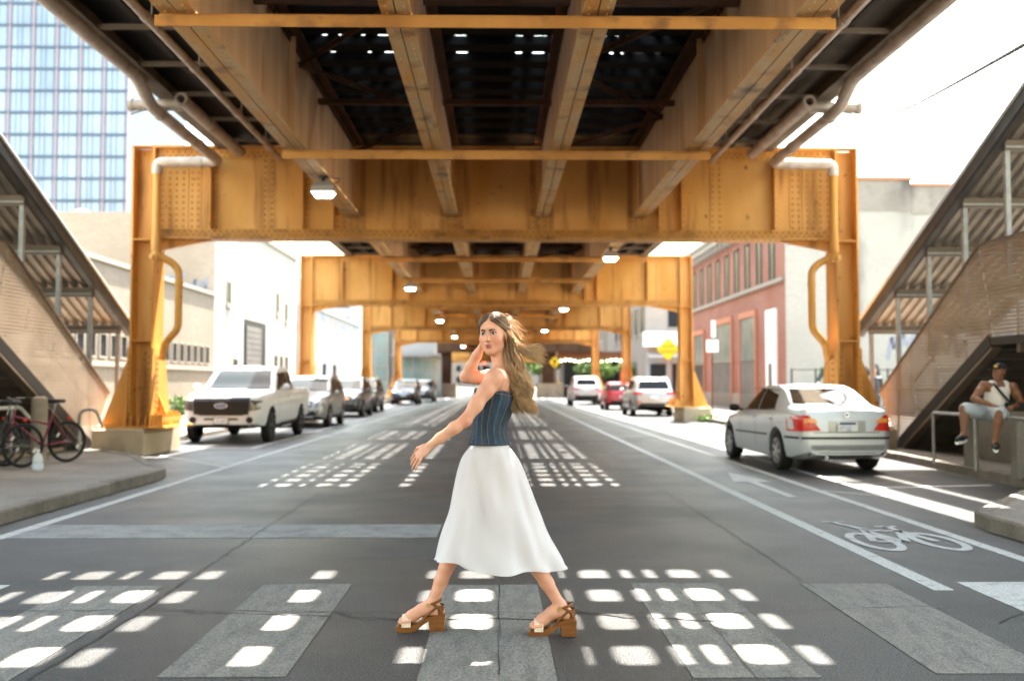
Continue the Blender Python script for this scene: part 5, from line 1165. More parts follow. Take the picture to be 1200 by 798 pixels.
# skirt with wind-blown folds
SK = [(1.085, -.043, .098, .12), (1.055, -.042, .114, .138), (1.0, -.04, .155, .155), (.92, -.035, .185, .172), (.80, -.03, .222, .185), (.68, -.022, .258, .195), (.56, -.012, .30, .205), (.46, .0, .335, .215), (.40, .008, .358, .222), (.365, .013, .372, .226)]
N = 120; rows = []
for i, (z, cx_, rx, ry) in enumerate(SK):
    t = i / (len(SK) - 1); row = []
    for k in range(N):
        a = 2 * math.pi * k / N; sx, sy = math.cos(a), math.sin(a)
        fold = t ** 1.3 * (.016 * math.sin(5 * a + 2.2 * t) + .012 * math.sin(11 * a - 3 * t + 1) + .005 * math.sin(17 * a + 7 * t)) + .005 * math.sin(8 * a + z * 16 + 2 * math.sin(3 * a)) * min(1, t * 3)
        x = cx_ + (rx + fold) * sx * (1 + .0 * sy); y = (ry + fold * 1.6) * sy + .02 * t * math.sin(3 * a)
        zz = z + t ** 4 * (-.012 * sx + .028 * sx * sx + .012 * math.sin(5 * a + 1)) + t ** 3 * .03 * max(0, -sx) * 1.0
        row.append((x, y, zz))
    rows.append(row)
def refine(rows, n):
    A = np.array(rows); ti = np.linspace(0, 1, len(A)); tn = np.linspace(0, 1, n); out = np.zeros((n, A.shape[1], 3))
    for k in range(A.shape[1]):
        for j in range(3): out[:, k, j] = pchip(list(zip(ti, A[:, k, j])), tn)
    return out
A = refine(rows, 40)
sk = MB().loft([[tuple(p) for p in r] for r in A], cap=False); so = sk.build('skirt', 'skirt_cloth', wt, local=True, smooth=180)
wb = [Vector(p) for p in A[0]]; MB().tube([p + Vector((0, 0, -.006)) for p in wb] + [wb[0] + Vector((0, 0, -.006))], .007, 6, cap=False).build('waistband', 'skirt_cloth', so, local=True, smooth=60)
# sandals
def sandal(x0, y0, sc=1):
    t = thing('sandal', '', 'shoe'); 
    return t
for (ax, ay, toe, lb) in ((-.345, .045, -.575, 'front'), (.40, -.07, .18, 'rear')):
    def X(u): return toe + u * (ax + .045 - toe) 
    w_ = .04
    prof = [(-.0, .012), (.02, .0), (.34, .0), (.44, .012), (.58, .045), (.68, .06), (.70, .002), (1.0, .002), (1.02, .09), (.86, .098), (.66, .083), (.45, .05), (.28, .036), (.05, .036), (-.01, .026)]
    s = MB(); P = [(X(u), z) for u, z in prof]; s.prism(P, ay - w_, ay + w_, 'y'); so_ = s.build('sandal', 'sandal_wood', wt, local=True)
    b = MB(); ring_ = []
    for u in (.12, .19, .26, .31): ring_.append([(X(u) , ay + (w_ + .008) * math.cos(a), .03 + (.062 + .03 * u) * math.sin(a)) for a in np.linspace(0, math.pi, 12)])
    b.loft(ring_, cap=False, closed=False); b.build('toe_band', 'sandal_cream', so_, local=True, smooth=60)
    anx, anz = ax - .012, .165
    st = MB(); st.tube([(anx + .036 * math.cos(a), ay + .036 * math.sin(a), anz + .0 + .012 * math.cos(a)) for a in np.linspace(0, 2 * math.pi, 20)], .0075, 6, cap=False)
    for q in (-1, 1): st.tube([(ax + .03, ay + q * .028, .10), (ax + .018, ay + q * .035, .135), (ax - .02, ay + q * .036, anz - .006)], .0085, 6); st.tube([(X(.52), ay + q * .036, .055), (X(.66), ay + q * .037, .1), (ax - .0, ay + q * .036, .14)], .007, 6)
    st.build('ankle_strap', 'sandal_tan', so_, local=True, smooth=60)
    hc = MB(); hc.loft([[(ax + .01 + .034 * math.cos(a), ay + .034 * math.sin(a), z) for a in np.linspace(-1.6, 1.6, 10)] for z in (.09, .12, .15)], cap=False, closed=False); hc.build('heel_counter', 'sandal_tan', so_, local=True, smooth=60)
    MB().box((ax - .045, ay - .04, anz - .01), (.02, .006, .02)).build('buckle', 'brass', so_, local=True)
# hair
rh = random.Random(11)
def crom(P, n):
    P = [2 * P[0] - P[1]] + P + [2 * P[-1] - P[-2]]; out = []
    for i in range(1, len(P) - 2):
        for k in range(n):
            t = k / n; a, b, c, d = P[i - 1:i + 3]; out.append(.5 * ((2 * b) + (c - a) * t + (2 * a - 5 * b + 4 * c - d) * t * t + (3 * b - a - 3 * c + d) * t ** 3))
    return out + [P[-2]]
hv = []; hf = []; hc_ = []
def strand(P, r, shade):
    pts = crom(P, 4); b = len(hv); n = len(pts); pu = Vector((0, 1, .1))
    for i, p in enumerate(pts):
        t = (pts[min(i + 1, n - 1)] - pts[max(i - 1, 0)]).normalized(); sd = t.cross(pu); sd = sd.normalized() if sd.length > 1e-4 else Vector((1, 0, 0)); u = sd.cross(t); s_ = i / (n - 1); rr = r * (1 - .75 * s_ ** 2.5) * (.55 + .45 * min(1, s_ * 6))
        for q in range(3): a = 2 * math.pi * q / 3 + i * .12; hv.append(p + sd * rr * math.cos(a) + u * rr * .7 * math.sin(a))
        g = min(1, max(0, (s_ - .12) * 1.5)); c0, c1 = Vector((.10, .052, .025)), Vector((.52, .315, .15)); cc = c0.lerp(c1, g * (.45 + .75 * shade)) * (.75 + .5 * shade); hc_.extend([cc] * 3)
    for i in range(n - 1):
        for q in range(3): q2 = (q + 1) % 3; hf.append((b + 3 * i + q, b + 3 * i + q2, b + 3 * i + 3 + q2, b + 3 * i + 3 + q))
def J(s): return Vector((rh.gauss(0, s), rh.gauss(0, s), rh.gauss(0, s)))
def on_skull(d, infl):
    d = d.normalized(); return HP(.077 * d.x * infl, -.02 + .098 * d.y * infl, .04 + .088 * d.z * infl)
def slerp(a, b, t):
    a = a.normalized(); b = b.normalized(); w_ = math.acos(max(-1, min(1, a.dot(b)))); return (a * math.sin((1 - t) * w_) + b * math.sin(t * w_)) / math.sin(w_)
for i in range(2300):
    side = 1 if rh.random() < .66 else -1; q = rh.random() ** .8; sh = rh.random() ** 1.1; lock = rh.randrange(22); lr = random.Random(lock * 7 + (3 if side > 0 else 0)); lj = Vector((lr.uniform(-.055, .055), lr.uniform(-.07, .05), lr.uniform(-.03, .03))); ph = lr.uniform(0, 6.28)
    sh = .55 * sh + .45 * lr.random()
    # q = 0 front hairline ... 1 crown
    ang = 1.02 - 2.1 * q + rh.gauss(0, .03); d0 = Vector((side * (.05 + abs(rh.gauss(0, .05)) + (.22 * rh.random() if q < .12 else 0)), math.sin(ang) * 1.0, math.cos(ang) * (1 if ang < 1.0 else 1.0)))
    if q < .34: hl = rh.random() ** 1.2; dd = max(0, q / .34 + rh.gauss(0, .12)); d0 = Vector((side * (.03 + .60 * hl * (1 - .75 * dd)), .84 - .22 * hl - .3 * dd, .38 - .13 * hl + .5 * dd + rh.uniform(-.02, .04)))
    d1 = Vector((side * (.85 - .45 * q), -.30 - .45 * q + rh.gauss(0, .05), -.32 - .1 * q + rh.gauss(0, .06)))
    if q < .34: d1 = Vector((side * .95, -.02 - .7 * q + rh.gauss(0, .05), -.36 + rh.gauss(0, .05)))
    vol = 1.05 + .13 * rh.random() ** 1.5; P = [on_skull(slerp(d0, d1, t), (1.0 if t == 0 else 1.0 + (vol - 1) * min(1, t * 2.2))) for t in (0, .16, .38, .6, .82, 1)]
    wisp = side > 0 and rh.random() < .27
    if wisp:
        w0 = rh.uniform(-1, 1); e1 = Vector((.12, -.04, 1.625 + .012 * w0)) + J(.01); e2 = Vector((.165, -.02, 1.602 + .02 * w0 + .012 * math.sin(ph))) + J(.008); e3 = Vector((.205 + rh.uniform(0, .04), .0, 1.595 + .042 * w0 + .012 * math.cos(ph))); e4 = e3 + Vector((.035 + rh.uniform(-.02, .025), 0, -.018 + rh.uniform(-.025, .015)))
        strand(P[:5] + [P[4].lerp(e1, .55), e1, e2, e3, e4], .0011 + .0008 * rh.random(), sh)
    else:
        L = rh.uniform(.75, 1.1); wv = lambda z, am: Vector((am * math.sin(z * 44 + ph), am * .6 * math.cos(z * 40 + ph), 0))
        e1 = Vector((.085, -.02 - .012 * side, 1.575)) + lj * .5 + J(.009); e2 = Vector((.115, -.03, 1.50)) + lj * .7 + wv(1.50, .018) + J(.008); e3 = Vector((.13, -.035, 1.435)) + lj * .8 + wv(1.435, .024) + J(.008); e4 = Vector((.142, -.04, 1.385 - .015 * L)) + lj * .85 + wv(1.375, .026) + J(.007); e5 = Vector((.15, -.04, 1.345 - .045 * L)) + lj * .8 + wv(1.31, .028) + J(.007); e6 = e5 + Vector((.012 + rh.uniform(-.012, .015), 0, -.035 * L))
        strand(P + [e1, e2, e3, e4, e5, e6], .0014 + .0011 * rh.random(), sh)
for i in range(60):                                # loose flyaway strands
    d0 = Vector((rh.uniform(.3, .95), rh.uniform(-.7, .1), rh.uniform(-.1, .75))); p0 = on_skull(d0, 1.05); p1 = p0 + Vector((.018 + .02 * rh.random(), rh.gauss(0, .015), rh.uniform(-.03, .008))); p2 = p1 + Vector((.03 + .05 * rh.random(), rh.gauss(0, .02), rh.uniform(-.07, -.02))); p3 = p2 + Vector((.04 * rh.random(), rh.gauss(0, .02), -.06 * rh.random())); strand([p0, p1, p2, p3], .0009, rh.random())
me = bpy.data.meshes.new('hair'); me.from_pydata([tuple(v) for v in hv], [], hf); me.update(); me.polygons.foreach_set('use_smooth', [True] * len(me.polygons)); ho = bpy.data.objects.new('hair', me); COL.objects.link(ho); ho.parent = wt; me.materials.append(MATS['hair'])
ca = me.color_attributes.new('tint', 'FLOAT_COLOR', 'POINT'); ca.data.foreach_set('color', np.array([(c.x, c.y, c.z, 1) for c in hc_], np.float32).ravel()); tag(ho, kind='stuff')
# scalp under the strands
mat('scalp', (.09, .045, .022), .6); sc = MB(); rows = []
for i in range(9):
    th = i / 8 * 1.75; rows.append([HP(.0775 * math.sin(th) * math.cos(a), -.022 + .098 * math.sin(th) * math.sin(a) * (1 if math.sin(a) < 0 else .78), .04 + .0885 * math.cos(th)) for a in np.linspace(0, 2 * math.pi, 24, endpoint=False)])
rows = [[p if (p - HC).dot(HFn) < .03 or (p - HC).dot(HUn) > .08 else HP(0, .0, .05) for p in r] for r in rows]; sc.loft(rows, cap=False); sc.build('scalp', 'scalp', wt, local=True, smooth=80)
# ------------------------------------------------------------------ the man on the railing
mt = thing('person', 'man in white tank top, pale shorts and black cap sitting on the railing, right', 'person', (7.0, 14.0, 0))
S2 = SDF((-.75, -.7, .45), (.65, .35, 1.85), .0075)
TM = [[1, -.1, 0], [.1, 1, 0], [0, 0, 1]]
S2.ell((.06, .02, 1.02), (.17, .13, .12), TM, .05); S2.ell((.08, .02, 1.2), (.155, .115, .18), TM, .05); S2.ell((.09, .01, 1.33), (.18, .115, .11), TM, .05)
sR, sL = Vector((-.105, 0, 1.385)), Vector((.285, -.03, 1.365)); S2.cap(sR, sL, .06, .06, .05); S2.cap((.095, .01, 1.38), (.1, -.01, 1.5), .055, .052, .04)
eR, wR = Vector((-.29, -.08, 1.2)), Vector((-.15, -.26, 1.12)); eL, wL = Vector((.40, -.06, 1.14)), Vector((.20, -.24, 1.1))
for a, b, c in ((sR, eR, wR), (sL, eL, wL)): S2.chain([a, a.lerp(b, .45), b], [.062, .056, .043], .03); S2.chain([b, b.lerp(c, .35), c], [.043, .044, .03], .02)
hand(S2, wR, (.5, -.6, -.15), (0, -.2, 1), .18, .7, 1, .012); hand(S2, wL, (-.7, -.5, -.1), (0, -.2, 1), .18, .7, -1, .012)
legs = (((-.02, .06, .99), (-.44, -.1, 1.06), (-.47, -.14, .70), (-.6, -.24, .64)), ((.13, -.0, .98), (-.11, -.42, 1.0), (-.17, -.40, .61), (-.22, -.56, .55)))
for h_, k_, a_, t_ in legs:
    h_, k_, a_, t_ = map(Vector, (h_, k_, a_, t_)); S2.chain([h_, h_.lerp(k_, .5), k_], [.09, .075, .06], .04); S2.chain([k_, k_.lerp(a_, .3), a_], [.058, .06, .037], .03); S2.chain([a_, t_], [.037, .03], .03)
mf = Vector((-.88, -.46, -.02)); P2, M2 = head(S2, (.105, -.02, 1.575), mf, (0, 0, 1), 1.0, True)
V, F = S2.mesh(); V = smooth_mesh(V, F, 2, .5); skin_object('body', V, F, mt, 'skin', np.tile(np.array([.19, .085, .045]), (len(V), 1)))
def garment(name, m, par, lo, hi, h, fill, keep=None):
    g = SDF(lo, hi, h); fill(g); V, F = g.mesh(); V = smooth_mesh(V, F, 2, .5)
    if keep is not None: ok = keep(V); F = F[ok[F].all(1)]
    return skin_object(name, V, F, par, m)
def tank(g):
    g.ell((.06, .02, 1.04), (.185, .145, .13), TM, .05); g.ell((.08, .02, 1.2), (.168, .128, .19), TM, .05); g.ell((.09, .005, 1.33), (.185, .125, .115), TM, .05); g.cap((.0, 0, 1.40), (.19, -.02, 1.395), .06, .06, .04)
garment('tank_top', 'tank_cloth', mt, (-.3, -.3, .85), (.45, .3, 1.6), .0075, tank, lambda V: (V[:, 2] < 1.46) & ~((np.abs(V[:, 0] - .09) < .055) & (V[:, 2] > 1.37)) & ~((np.abs(V[:, 0] - .09) > .135) & (V[:, 2] > 1.3)))
def shorts(g):
    g.ell((.055, .03, .99), (.19, .15, .11), TM, .04)
    for h_, k_, a_, t_ in legs: h_, k_ = Vector(h_), Vector(k_); g.chain([h_, h_.lerp(k_, .5), h_.lerp(k_, .92)], [.11, .102, .095], .04)
garment('shorts', 'shorts_denim', mt, (-.65, -.6, .8), (.4, .3, 1.25), .008, shorts)
for (h_, k_, a_, t_) in legs:
    def shoe(g): a, t = Vector(a_), Vector(t_); g.chain([a + Vector((.02, .03, -.03)), a.lerp(t, .5) + Vector((0, 0, -.02)), t + Vector((-.02, -.02, -.005))], [.048, .045, .036], .03)
    so_ = garment('shoe', 'black', mt, (-.8, -.75, .4), (.1, .1, .85), .008, shoe); a, t = Vector(a_), Vector(t_); MB().tube([a + Vector((.03, .04, -.075)), a.lerp(t, .5) + Vector((0, 0, -.06)), t + Vector((-.03, -.03, -.04))], [.035, .04, .03], 8).build('shoe_sole', 'white', so_, local=True, smooth=60)
c = MB(); rows = []
for th in np.linspace(0, 1.45, 7): rows.append([P2(.088 * math.sin(th) * math.cos(a), -.02 + .108 * math.sin(th) * math.sin(a), .035 + .098 * math.cos(th)) for a in np.linspace(0, 2 * math.pi, 20, endpoint=False)])
cap_ = c.loft(rows).build('cap', 'black', mt, local=True, smooth=60)
MB().loft([[P2(.078 * math.cos(a), .07 + .10 * math.sin(a), .043 + .012 * math.sin(a) + dz) for a in np.linspace(0, math.pi, 12)] for dz in (0, .008)]).build('cap_brim', 'black', cap_, local=True)
MB().box(P2(.02, .098, .085), (.035, .02, .03)).build('cap_badge', 'yellow', cap_, local=True)
MB().tube([(-.02, -.1, 1.42), (.06, -.135, 1.3), (.2, -.14, 1.14), (.26, -.12, 1.09)], .018, 6).build('bag_strap', 'black', mt, local=True)
MB().loft([[(.12, -.14, z), (.34, -.13, z), (.36, -.21, z), (.14, -.22, z)] for z in (1.03, 1.06, 1.12, 1.15)]).build('shoulder_bag', 'black', mt, local=True, smooth=40)
# ------------------------------------------------------------------ pedestrian behind the right column
pt = thing('person', 'person in black clothing standing behind the right orange column', 'person', (9.35, 24.6, .14))
S3 = SDF((-.35, -.3, 0), (.35, .3, 1.8), .011)
S3.ell((0, 0, .95), (.15, .11, .12), None, .05); S3.ell((0, 0, 1.2), (.16, .11, .22), None, .05); S3.cap((-.17, 0, 1.38), (.17, 0, 1.38), .055, .055, .05); S3.cap((0, 0, 1.4), (0, 0, 1.52), .05, .05, .03)
for s in (-1, 1): S3.chain([(s * .18, 0, 1.37), (s * .23, .02, 1.1), (s * .22, -.08, .86)], [.052, .042, .028], .03); S3.chain([(s * .085, 0, .92), (s * .09, -.02, .5), (s * .09, .02, .08)], [.085, .055, .04], .03); S3.chain([(s * .09, .03, .05), (s * .1, -.14, .035)], [.04, .03], .02); hand(S3, (s * .22, -.08, .86), (0, -.1, -1), (s, 0, 0), .18, .3, -s, .012)
P3, M3 = head(S3, (0, -.01, 1.6), (-.6, -.8, 0), (0, 0, 1), 1.0)
V, F = S3.mesh(); V = smooth_mesh(V, F, 1, .5); cl = np.tile(np.array([.3, .15, .1]), (len(V), 1)); cl[(V[:, 2] < 1.44) & (np.abs(V[:, 0]) < .32) & (V[:, 2] > .9)] = (.015, .015, .018); cl[V[:, 2] < .9] = (.03, .035, .05); cl[(V[:, 2] > 1.63) & (((V - np.array([0, 0, 1.6])) @ np.array([-.6, -.8, 0])) < .05)] = (.02, .013, .01)
skin_object('body', V, F, pt, 'skin', cl)

# ================================================================== railing, walls and posts by the right stair
t = thing('guard_rail', 'grey tubular guard rail the seated man sits on', 'railing', (7.0, 13.5, .14))
MB().tube(rounded([(7.0, 15.9, .14), (7.0, 15.9, .95), (7.0, 10.6, .95)], .05), .024, 10).build('top_rail', 'galv', t, smooth=50)
for y in (14.5, 13.0, 11.6): MB().tube([(7.0, y, .14), (7.0, y, .93)], .024, 10).build('post', 'galv', t, smooth=50)
for i, (x, y, lb) in enumerate(((7.32, 15.3, 'square concrete post left of the seated man'), (7.15, 13.55, 'square concrete post right below the seated man'))): tag(MB().loft([[(x - .08, y - .08, .12), (x + .08, y - .08, .12), (x + .08, y + .08, .12), (x - .08, y + .08, .12)], [(x - .08, y - .08, .86), (x + .08, y - .08, .86), (x + .08, y + .08, .86), (x - .08, y + .08, .86)], [(x - .06, y - .06, .9), (x + .06, y - .06, .9), (x + .06, y + .06, .9), (x - .06, y + .06, .9)]]).build('concrete_post', 'walk', None), lb, 'post', 'concrete posts under the right stair')
tag(MB().loft([[(8.3, 11, .1), (8.55, 11, .1), (8.55, 17.6, .1), (8.3, 17.6, .1)], [(8.3, 11, .95), (8.55, 11, .95), (8.55, 17.6, .95), (8.3, 17.6, .95)], [(8.33, 11.03, .98), (8.52, 11.03, .98), (8.52, 17.57, .98), (8.33, 17.57, .98)]]).build('low_wall', 'walk', None), 'low concrete wall under the right stair behind the seated man', 'wall')
# ================================================================== left pavement: bollard, rack, bikes, bottle
mat('bollard', (.32, .27, .21), .7, col2=(.22, .18, .14), scale=4, bump=.2)
tag(MB().lathe([(.13, .12), (.13, 1.12), (.12, 1.17), (.07, 1.2), (0, 1.2)], 24, (-7.62, 16.75, 0)).build('bollard', 'bollard', None, smooth=40), 'stout tan concrete bollard among the bicycles', 'bollard')
t = thing('bike_rail', 'pale metal rail under the left stair behind the bicycles', 'railing', (-8.3, 16, .14)); MB().tube(rounded([(-8.35, 12, 1.0), (-8.35, 17.6, 1.0), (-8.35, 18.6, .45)], .1), .035, 8).build('top_rail', 'white', t, smooth=50)
for y in (13, 15, 17.3): MB().tube([(-8.35, y, .14), (-8.35, y, 1.0)], .025, 8).build('post', 'galv', t)
MB().bx(-8.5, -8.25, 12, 19.2, .14, .2).build('base_kerb', 'concrete', t)
t = thing('bike_hoop', 'bent metal bicycle hoop at the foot of the left stair', 'bike rack', (-7.6, 19.2, .14)); MB().tube(rounded([(-7.85, 18.9, .14), (-7.85, 18.9, .9), (-7.55, 18.9, .95), (-7.42, 18.9, .6)], .18), .03, 10).build('hoop', 'galv', t, smooth=50)
mat('bike_red', (.16, .012, .035), .3, coat=.6); mat('bike_black', (.02, .02, .022), .35, coat=.4); mat('reflector', (.7, .68, .6), .2); mat('reflector_red', (.7, .08, .04), .25)
def bicycle(rear, front, m, label, seat='black'):
    rear = Vector((*rear, .14)); front = Vector((*front, .14)); d = (front - rear); rz = math.atan2(d.y, d.x); wb = d.length; t = thing('bicycle', label, 'bicycle', rear, rz, 'bicycles leaning under the left stair'); r = .335
    def tb(name, pts, rad, mm, par=None, n=8): return MB().tube(pts, rad, n).build(name, mm, par or t, local=True, smooth=60)
    for x, nm in ((0, 'wheel'), (wb, 'wheel')):
        w_ = MB(); pts = [(x + (r - .02) * math.cos(a), 0, r + (r - .02) * math.sin(a)) for a in np.linspace(0, 2 * math.pi, 40)]; w_.tube(pts, .021, 8, cap=False, up=(0, 1, 0)); w_ = w_.build('wheel', 'rubber', t, local=True, smooth=60)
        q = MB(); q.tube([(x + (r - .045) * math.cos(a), 0, r + (r - .045) * math.sin(a)) for a in np.linspace(0, 2 * math.pi, 40)], .011, 6, cap=False, up=(0, 1, 0)); q.build('rim', 'rimblack', w_, local=True, smooth=60)
        q = MB()
        for k in range(18): a = k * math.pi / 9 + .1; q.tube([(x + .02 * math.cos(a + 1), .02 * (-1) ** k, r + .02 * math.sin(a + 1)), (x + (r - .045) * math.cos(a), 0, r + (r - .045) * math.sin(a))], .0016, 3)
        q.lathe([(.022, -.045), (.022, .045)], 10, (x, 0, r), 'y'); tag(q.build('spokes', 'galv', w_, local=True), kind='stuff')
        for a, mm in ((.6, 'reflector'), (3.6, 'reflector')): MB().box((x + .2 * math.cos(a), 0, r + .2 * math.sin(a)), (.07, .02, .025), Matrix.Rotation(-a - math.pi / 2, 3, 'Y')).build('wheel_reflector', mm, w_, local=True)
    bb = Vector((.43, 0, .29)); st = Vector((.26, 0, .80)); ht = Vector((wb - .13, 0, .86)); hb = Vector((wb - .09, 0, .70)); fa = Vector((wb, 0, r)); ra = Vector((0, 0, r))
    fr = MB(); fr.tube([bb, st], .017, 8); fr.tube([bb, hb], .02, 8); fr.tube([st.lerp(bb, .35), ht.lerp(hb, .6)], .017, 8); fr.tube([ht, hb], .019, 8)
    for s in (-1, 1): fr.tube([bb + Vector((0, s * .04, 0)), ra + Vector((0, s * .06, 0))], .011, 6); fr.tube([st.lerp(bb, .12) + Vector((0, s * .02, 0)), ra + Vector((0, s * .06, 0))], .009, 6)
    fr.build('frame', m, t, local=True, smooth=60)
    fk = MB()
    for s in (-1, 1): fk.tube([hb + Vector((0, s * .03, 0)), hb.lerp(fa, .4) + Vector((.0, s * .05, 0)), fa + Vector((0, s * .05, 0))], .012, 6)
    fk.build('fork', m, t, local=True, smooth=60)
    tb('seat_post', [st, st + Vector((-.05, 0, .16))], .013, 'galv'); sp = st + Vector((-.06, 0, .18))
    MB().loft([[(sp.x + x, y * w_, sp.z + z) for y, z in ((-1, 0), (-.6, .035), (0, .045), (.6, .035), (1, 0), (0, -.02))] for x, w_ in ((-.13, .06), (-.09, .085), (-.02, .06), (.06, .03), (.14, .018))]).build('saddle', seat, t, local=True, smooth=60)
    hd = ht + Vector((-.02, 0, .14)); tb('stem', [ht, hd, hd + Vector((.08, 0, .03))], .014, 'galv'); tb('handlebar', [hd + Vector((-.06, -.3, .05)), hd + Vector((.06, -.16, .05)), hd + Vector((.08, 0, .03)), hd + Vector((.06, .16, .05)), hd + Vector((-.06, .3, .05))], .012, 'galv')
    for s in (-1, 1): tb('grip', [hd + Vector((-.06, s * .3, .05)), hd + Vector((-.0, s * .235, .05))], .017, 'black')
    MB().lathe([(.09, -.05), (.095, -.055), (.09, -.06)], 20, tuple(bb), 'y').build('chainring', 'galv', t, local=True); tb('crank', [bb + Vector((.12, -.08, -.12)), bb + Vector((0, -.07, 0))], .01, 'galv'); MB().box(bb + Vector((.12, -.12, -.12)), (.08, .09, .02)).build('pedal', 'black', t, local=True); MB().box(bb + Vector((-.12, .12, .12)), (.08, .09, .02)).build('pedal', 'black', t, local=True)
    MB().box((-.02, 0, .72), (.02, .06, .05)).build('rear_reflector', 'reflector_red', t, local=True)
bicycle((-6.98, 16.35), (-7.55, 15.5), 'bike_red', 'burgundy bicycle leaning by the concrete bollard')
bicycle((-7.2, 15.3), (-7.75, 14.5), 'bike_black', 'black bicycle at the left edge, nearest the camera'); bicycle((-7.85, 16.0), (-8.05, 15.1), 'bike_black', 'black bicycle half hidden behind the burgundy one')
mat('jug', (.72, .76, .8), .12, alpha=.55, spec=.6); mat('jug_label', (.5, .55, .66), .5)
t = thing('water_jug', 'clear plastic water jug on the left pavement beside the bicycles', 'bottle', (-6.72, 14.75, .14)); MB().lathe([(0, 0), (.07, 0), (.078, .02), (.078, .1), (.07, .11), (.078, .12), (.075, .18), (.05, .24), (.022, .27), (.022, .29)], 18).build('jug', 'jug', t, local=True, smooth=50); MB().lathe([(.079, .03), (.0795, .1)], 18, cap=False).build('jug_label', 'jug_label', t, local=True); MB().lathe([(.025, .285), (.025, .31), (0, .31)], 14).build('cap', 'white', t, local=True)
# ================================================================== signs and signals
def diamond_sign(name, label, x, y, z, side, words, arrow=False):
    t = thing(name, label, 'sign', (x, y, 0)); d = side / math.sqrt(2)
    MB().tube([(0, .05, 0), (0, .05, z + d * .6)], .03, 8).build('post', 'galv', t, local=True)
    f = MB().prism([(0, z - d), (d, z), (0, z + d), (-d, z)], 0, .012).build('panel', 'yellow', t, local=True)
    b = MB(); e = d * .94; g = d * .90
    for a0, a1 in (((0, -1), (1, 0)), ((1, 0), (0, 1)), ((0, 1), (-1, 0)), ((-1, 0), (0, -1))): b.add([(a0[0] * e, -.002, z + a0[1] * e), (a1[0] * e, -.002, z + a1[1] * e), (a1[0] * g, -.002, z + a1[1] * g), (a0[0] * g, -.002, z + a0[1] * g)], [(0, 1, 2, 3)])
    b.build('border', 'black', f, local=True)
    for i, wd in enumerate(words): text_mesh('lettering', wd, side * .27, 'black', f, Matrix.Translation((0, -.004, z + (.14 - .30 * i) * side)) @ Matrix.Rotation(math.pi / 2, 4, 'X'))
    if arrow:
        q = MB(); q.prism([(-.06, z - .35), (.06, z - .35), (.06, z + .02), (.2, z + .02), (0, z + .34), (-.2, z + .02), (-.06, z + .02)], -.006, -.002); q.build('arrow', 'black', f, local=True)
diamond_sign('warning_sign', 'yellow diamond stop ahead sign by the second portal\'s right column', 8.0, 46.3, 3.0, .78, ('STOP', 'AHEAD'))
diamond_sign('warning_sign', 'small far yellow diamond sign with a black arrow at the dark portal', 5.5, 94.5, 3.4, .78, (), True)
t = thing('parking_sign', 'square white sign on a thin post beside the red building', 'sign', (7.9, 36.35, .14)); MB().tube([(0, .04, 0), (0, .04, 3.6)], .028, 8).build('post', 'brown_steel', t, local=True); p_ = MB().bx(-.22, .22, 0, .012, 2.42, 2.86).build('panel', 'signwhite', t, local=True); MB().bx(-.03, .12, 0, .012, 2.95, 3.58).build('narrow_panel', 'signwhite', t, local=True)
for k in range(3): MB().bx(-.15, .15 - .06 * (k % 2), -.003, -.001, 2.52 + .1 * k, 2.56 + .1 * k).build('print_line', 'redtrim', p_, local=True)
def signal(x, y, zc, label, mast=0):
    t = thing('traffic_light', label, 'traffic light', (x, y, 0)); MB().tube([(0, .12, 0), (0, .12, zc + .6)], .06, 8).build('post', 'darksteel', t, local=True); MB().bx(-.18, .18, -.1, .1, zc - .5, zc + .5).build('housing', 'black', t, local=True)
    for k, m_ in ((.33, 'redlit'), (0, 'black'), (-.33, 'black')): MB().lathe([(0, -.125), (.11, -.12), (.12, -.1)], 14, (0, 0, zc + k), 'y').build('lens', m_, t, local=True); MB().lathe([(.125, -.1), (.13, -.25)], 10, (0, 0, zc + k + .01), 'y', cap=False).build('visor', 'black', t, local=True)
signal(-1.35, 106, 3.2, 'traffic light showing red left of the woman\'s face, far off'); signal(5.3, 100, 4.0, 'small red traffic light beside the dark portal\'s right column')
# ================================================================== plants
def leafmat(n, a, b):
    mat(n, a, .6, col2=b, scale=2.5, coord='Pos')
leafmat('leaf_a', (.07, .13, .025), (.11, .18, .03)); leafmat('leaf_b', (.045, .09, .02), (.08, .13, .03)); mat('bark', (.1, .075, .055), .9)
def crown(name, par, blobs, n, ls, seed, m):
    r = random.Random(seed); v = []; f = []
    for i in range(n):
        c, rr = r.choice(blobs); d = Vector((r.gauss(0, 1), r.gauss(0, 1), r.gauss(0, 1))).normalized() * rr * r.random() ** .45; p = Vector(c) + Vector((d.x, d.y, d.z * .8)); a = Vector((r.gauss(0, 1), r.gauss(0, 1), r.gauss(0, .6))).normalized(); b = a.cross(Vector((r.gauss(0, 1), r.gauss(0, 1), r.gauss(0, 1)))).normalized(); L = ls * r.uniform(.6, 1.3); k = len(v)
        v += [p, p + a * L * .5 + b * L * .28, p + a * L, p + a * L * .5 - b * L * .28]; f.append((k, k + 1, k + 2, k + 3))
    o = MB().add(v, f).build(name, m, par, local=True); return tag(o, kind='stuff')
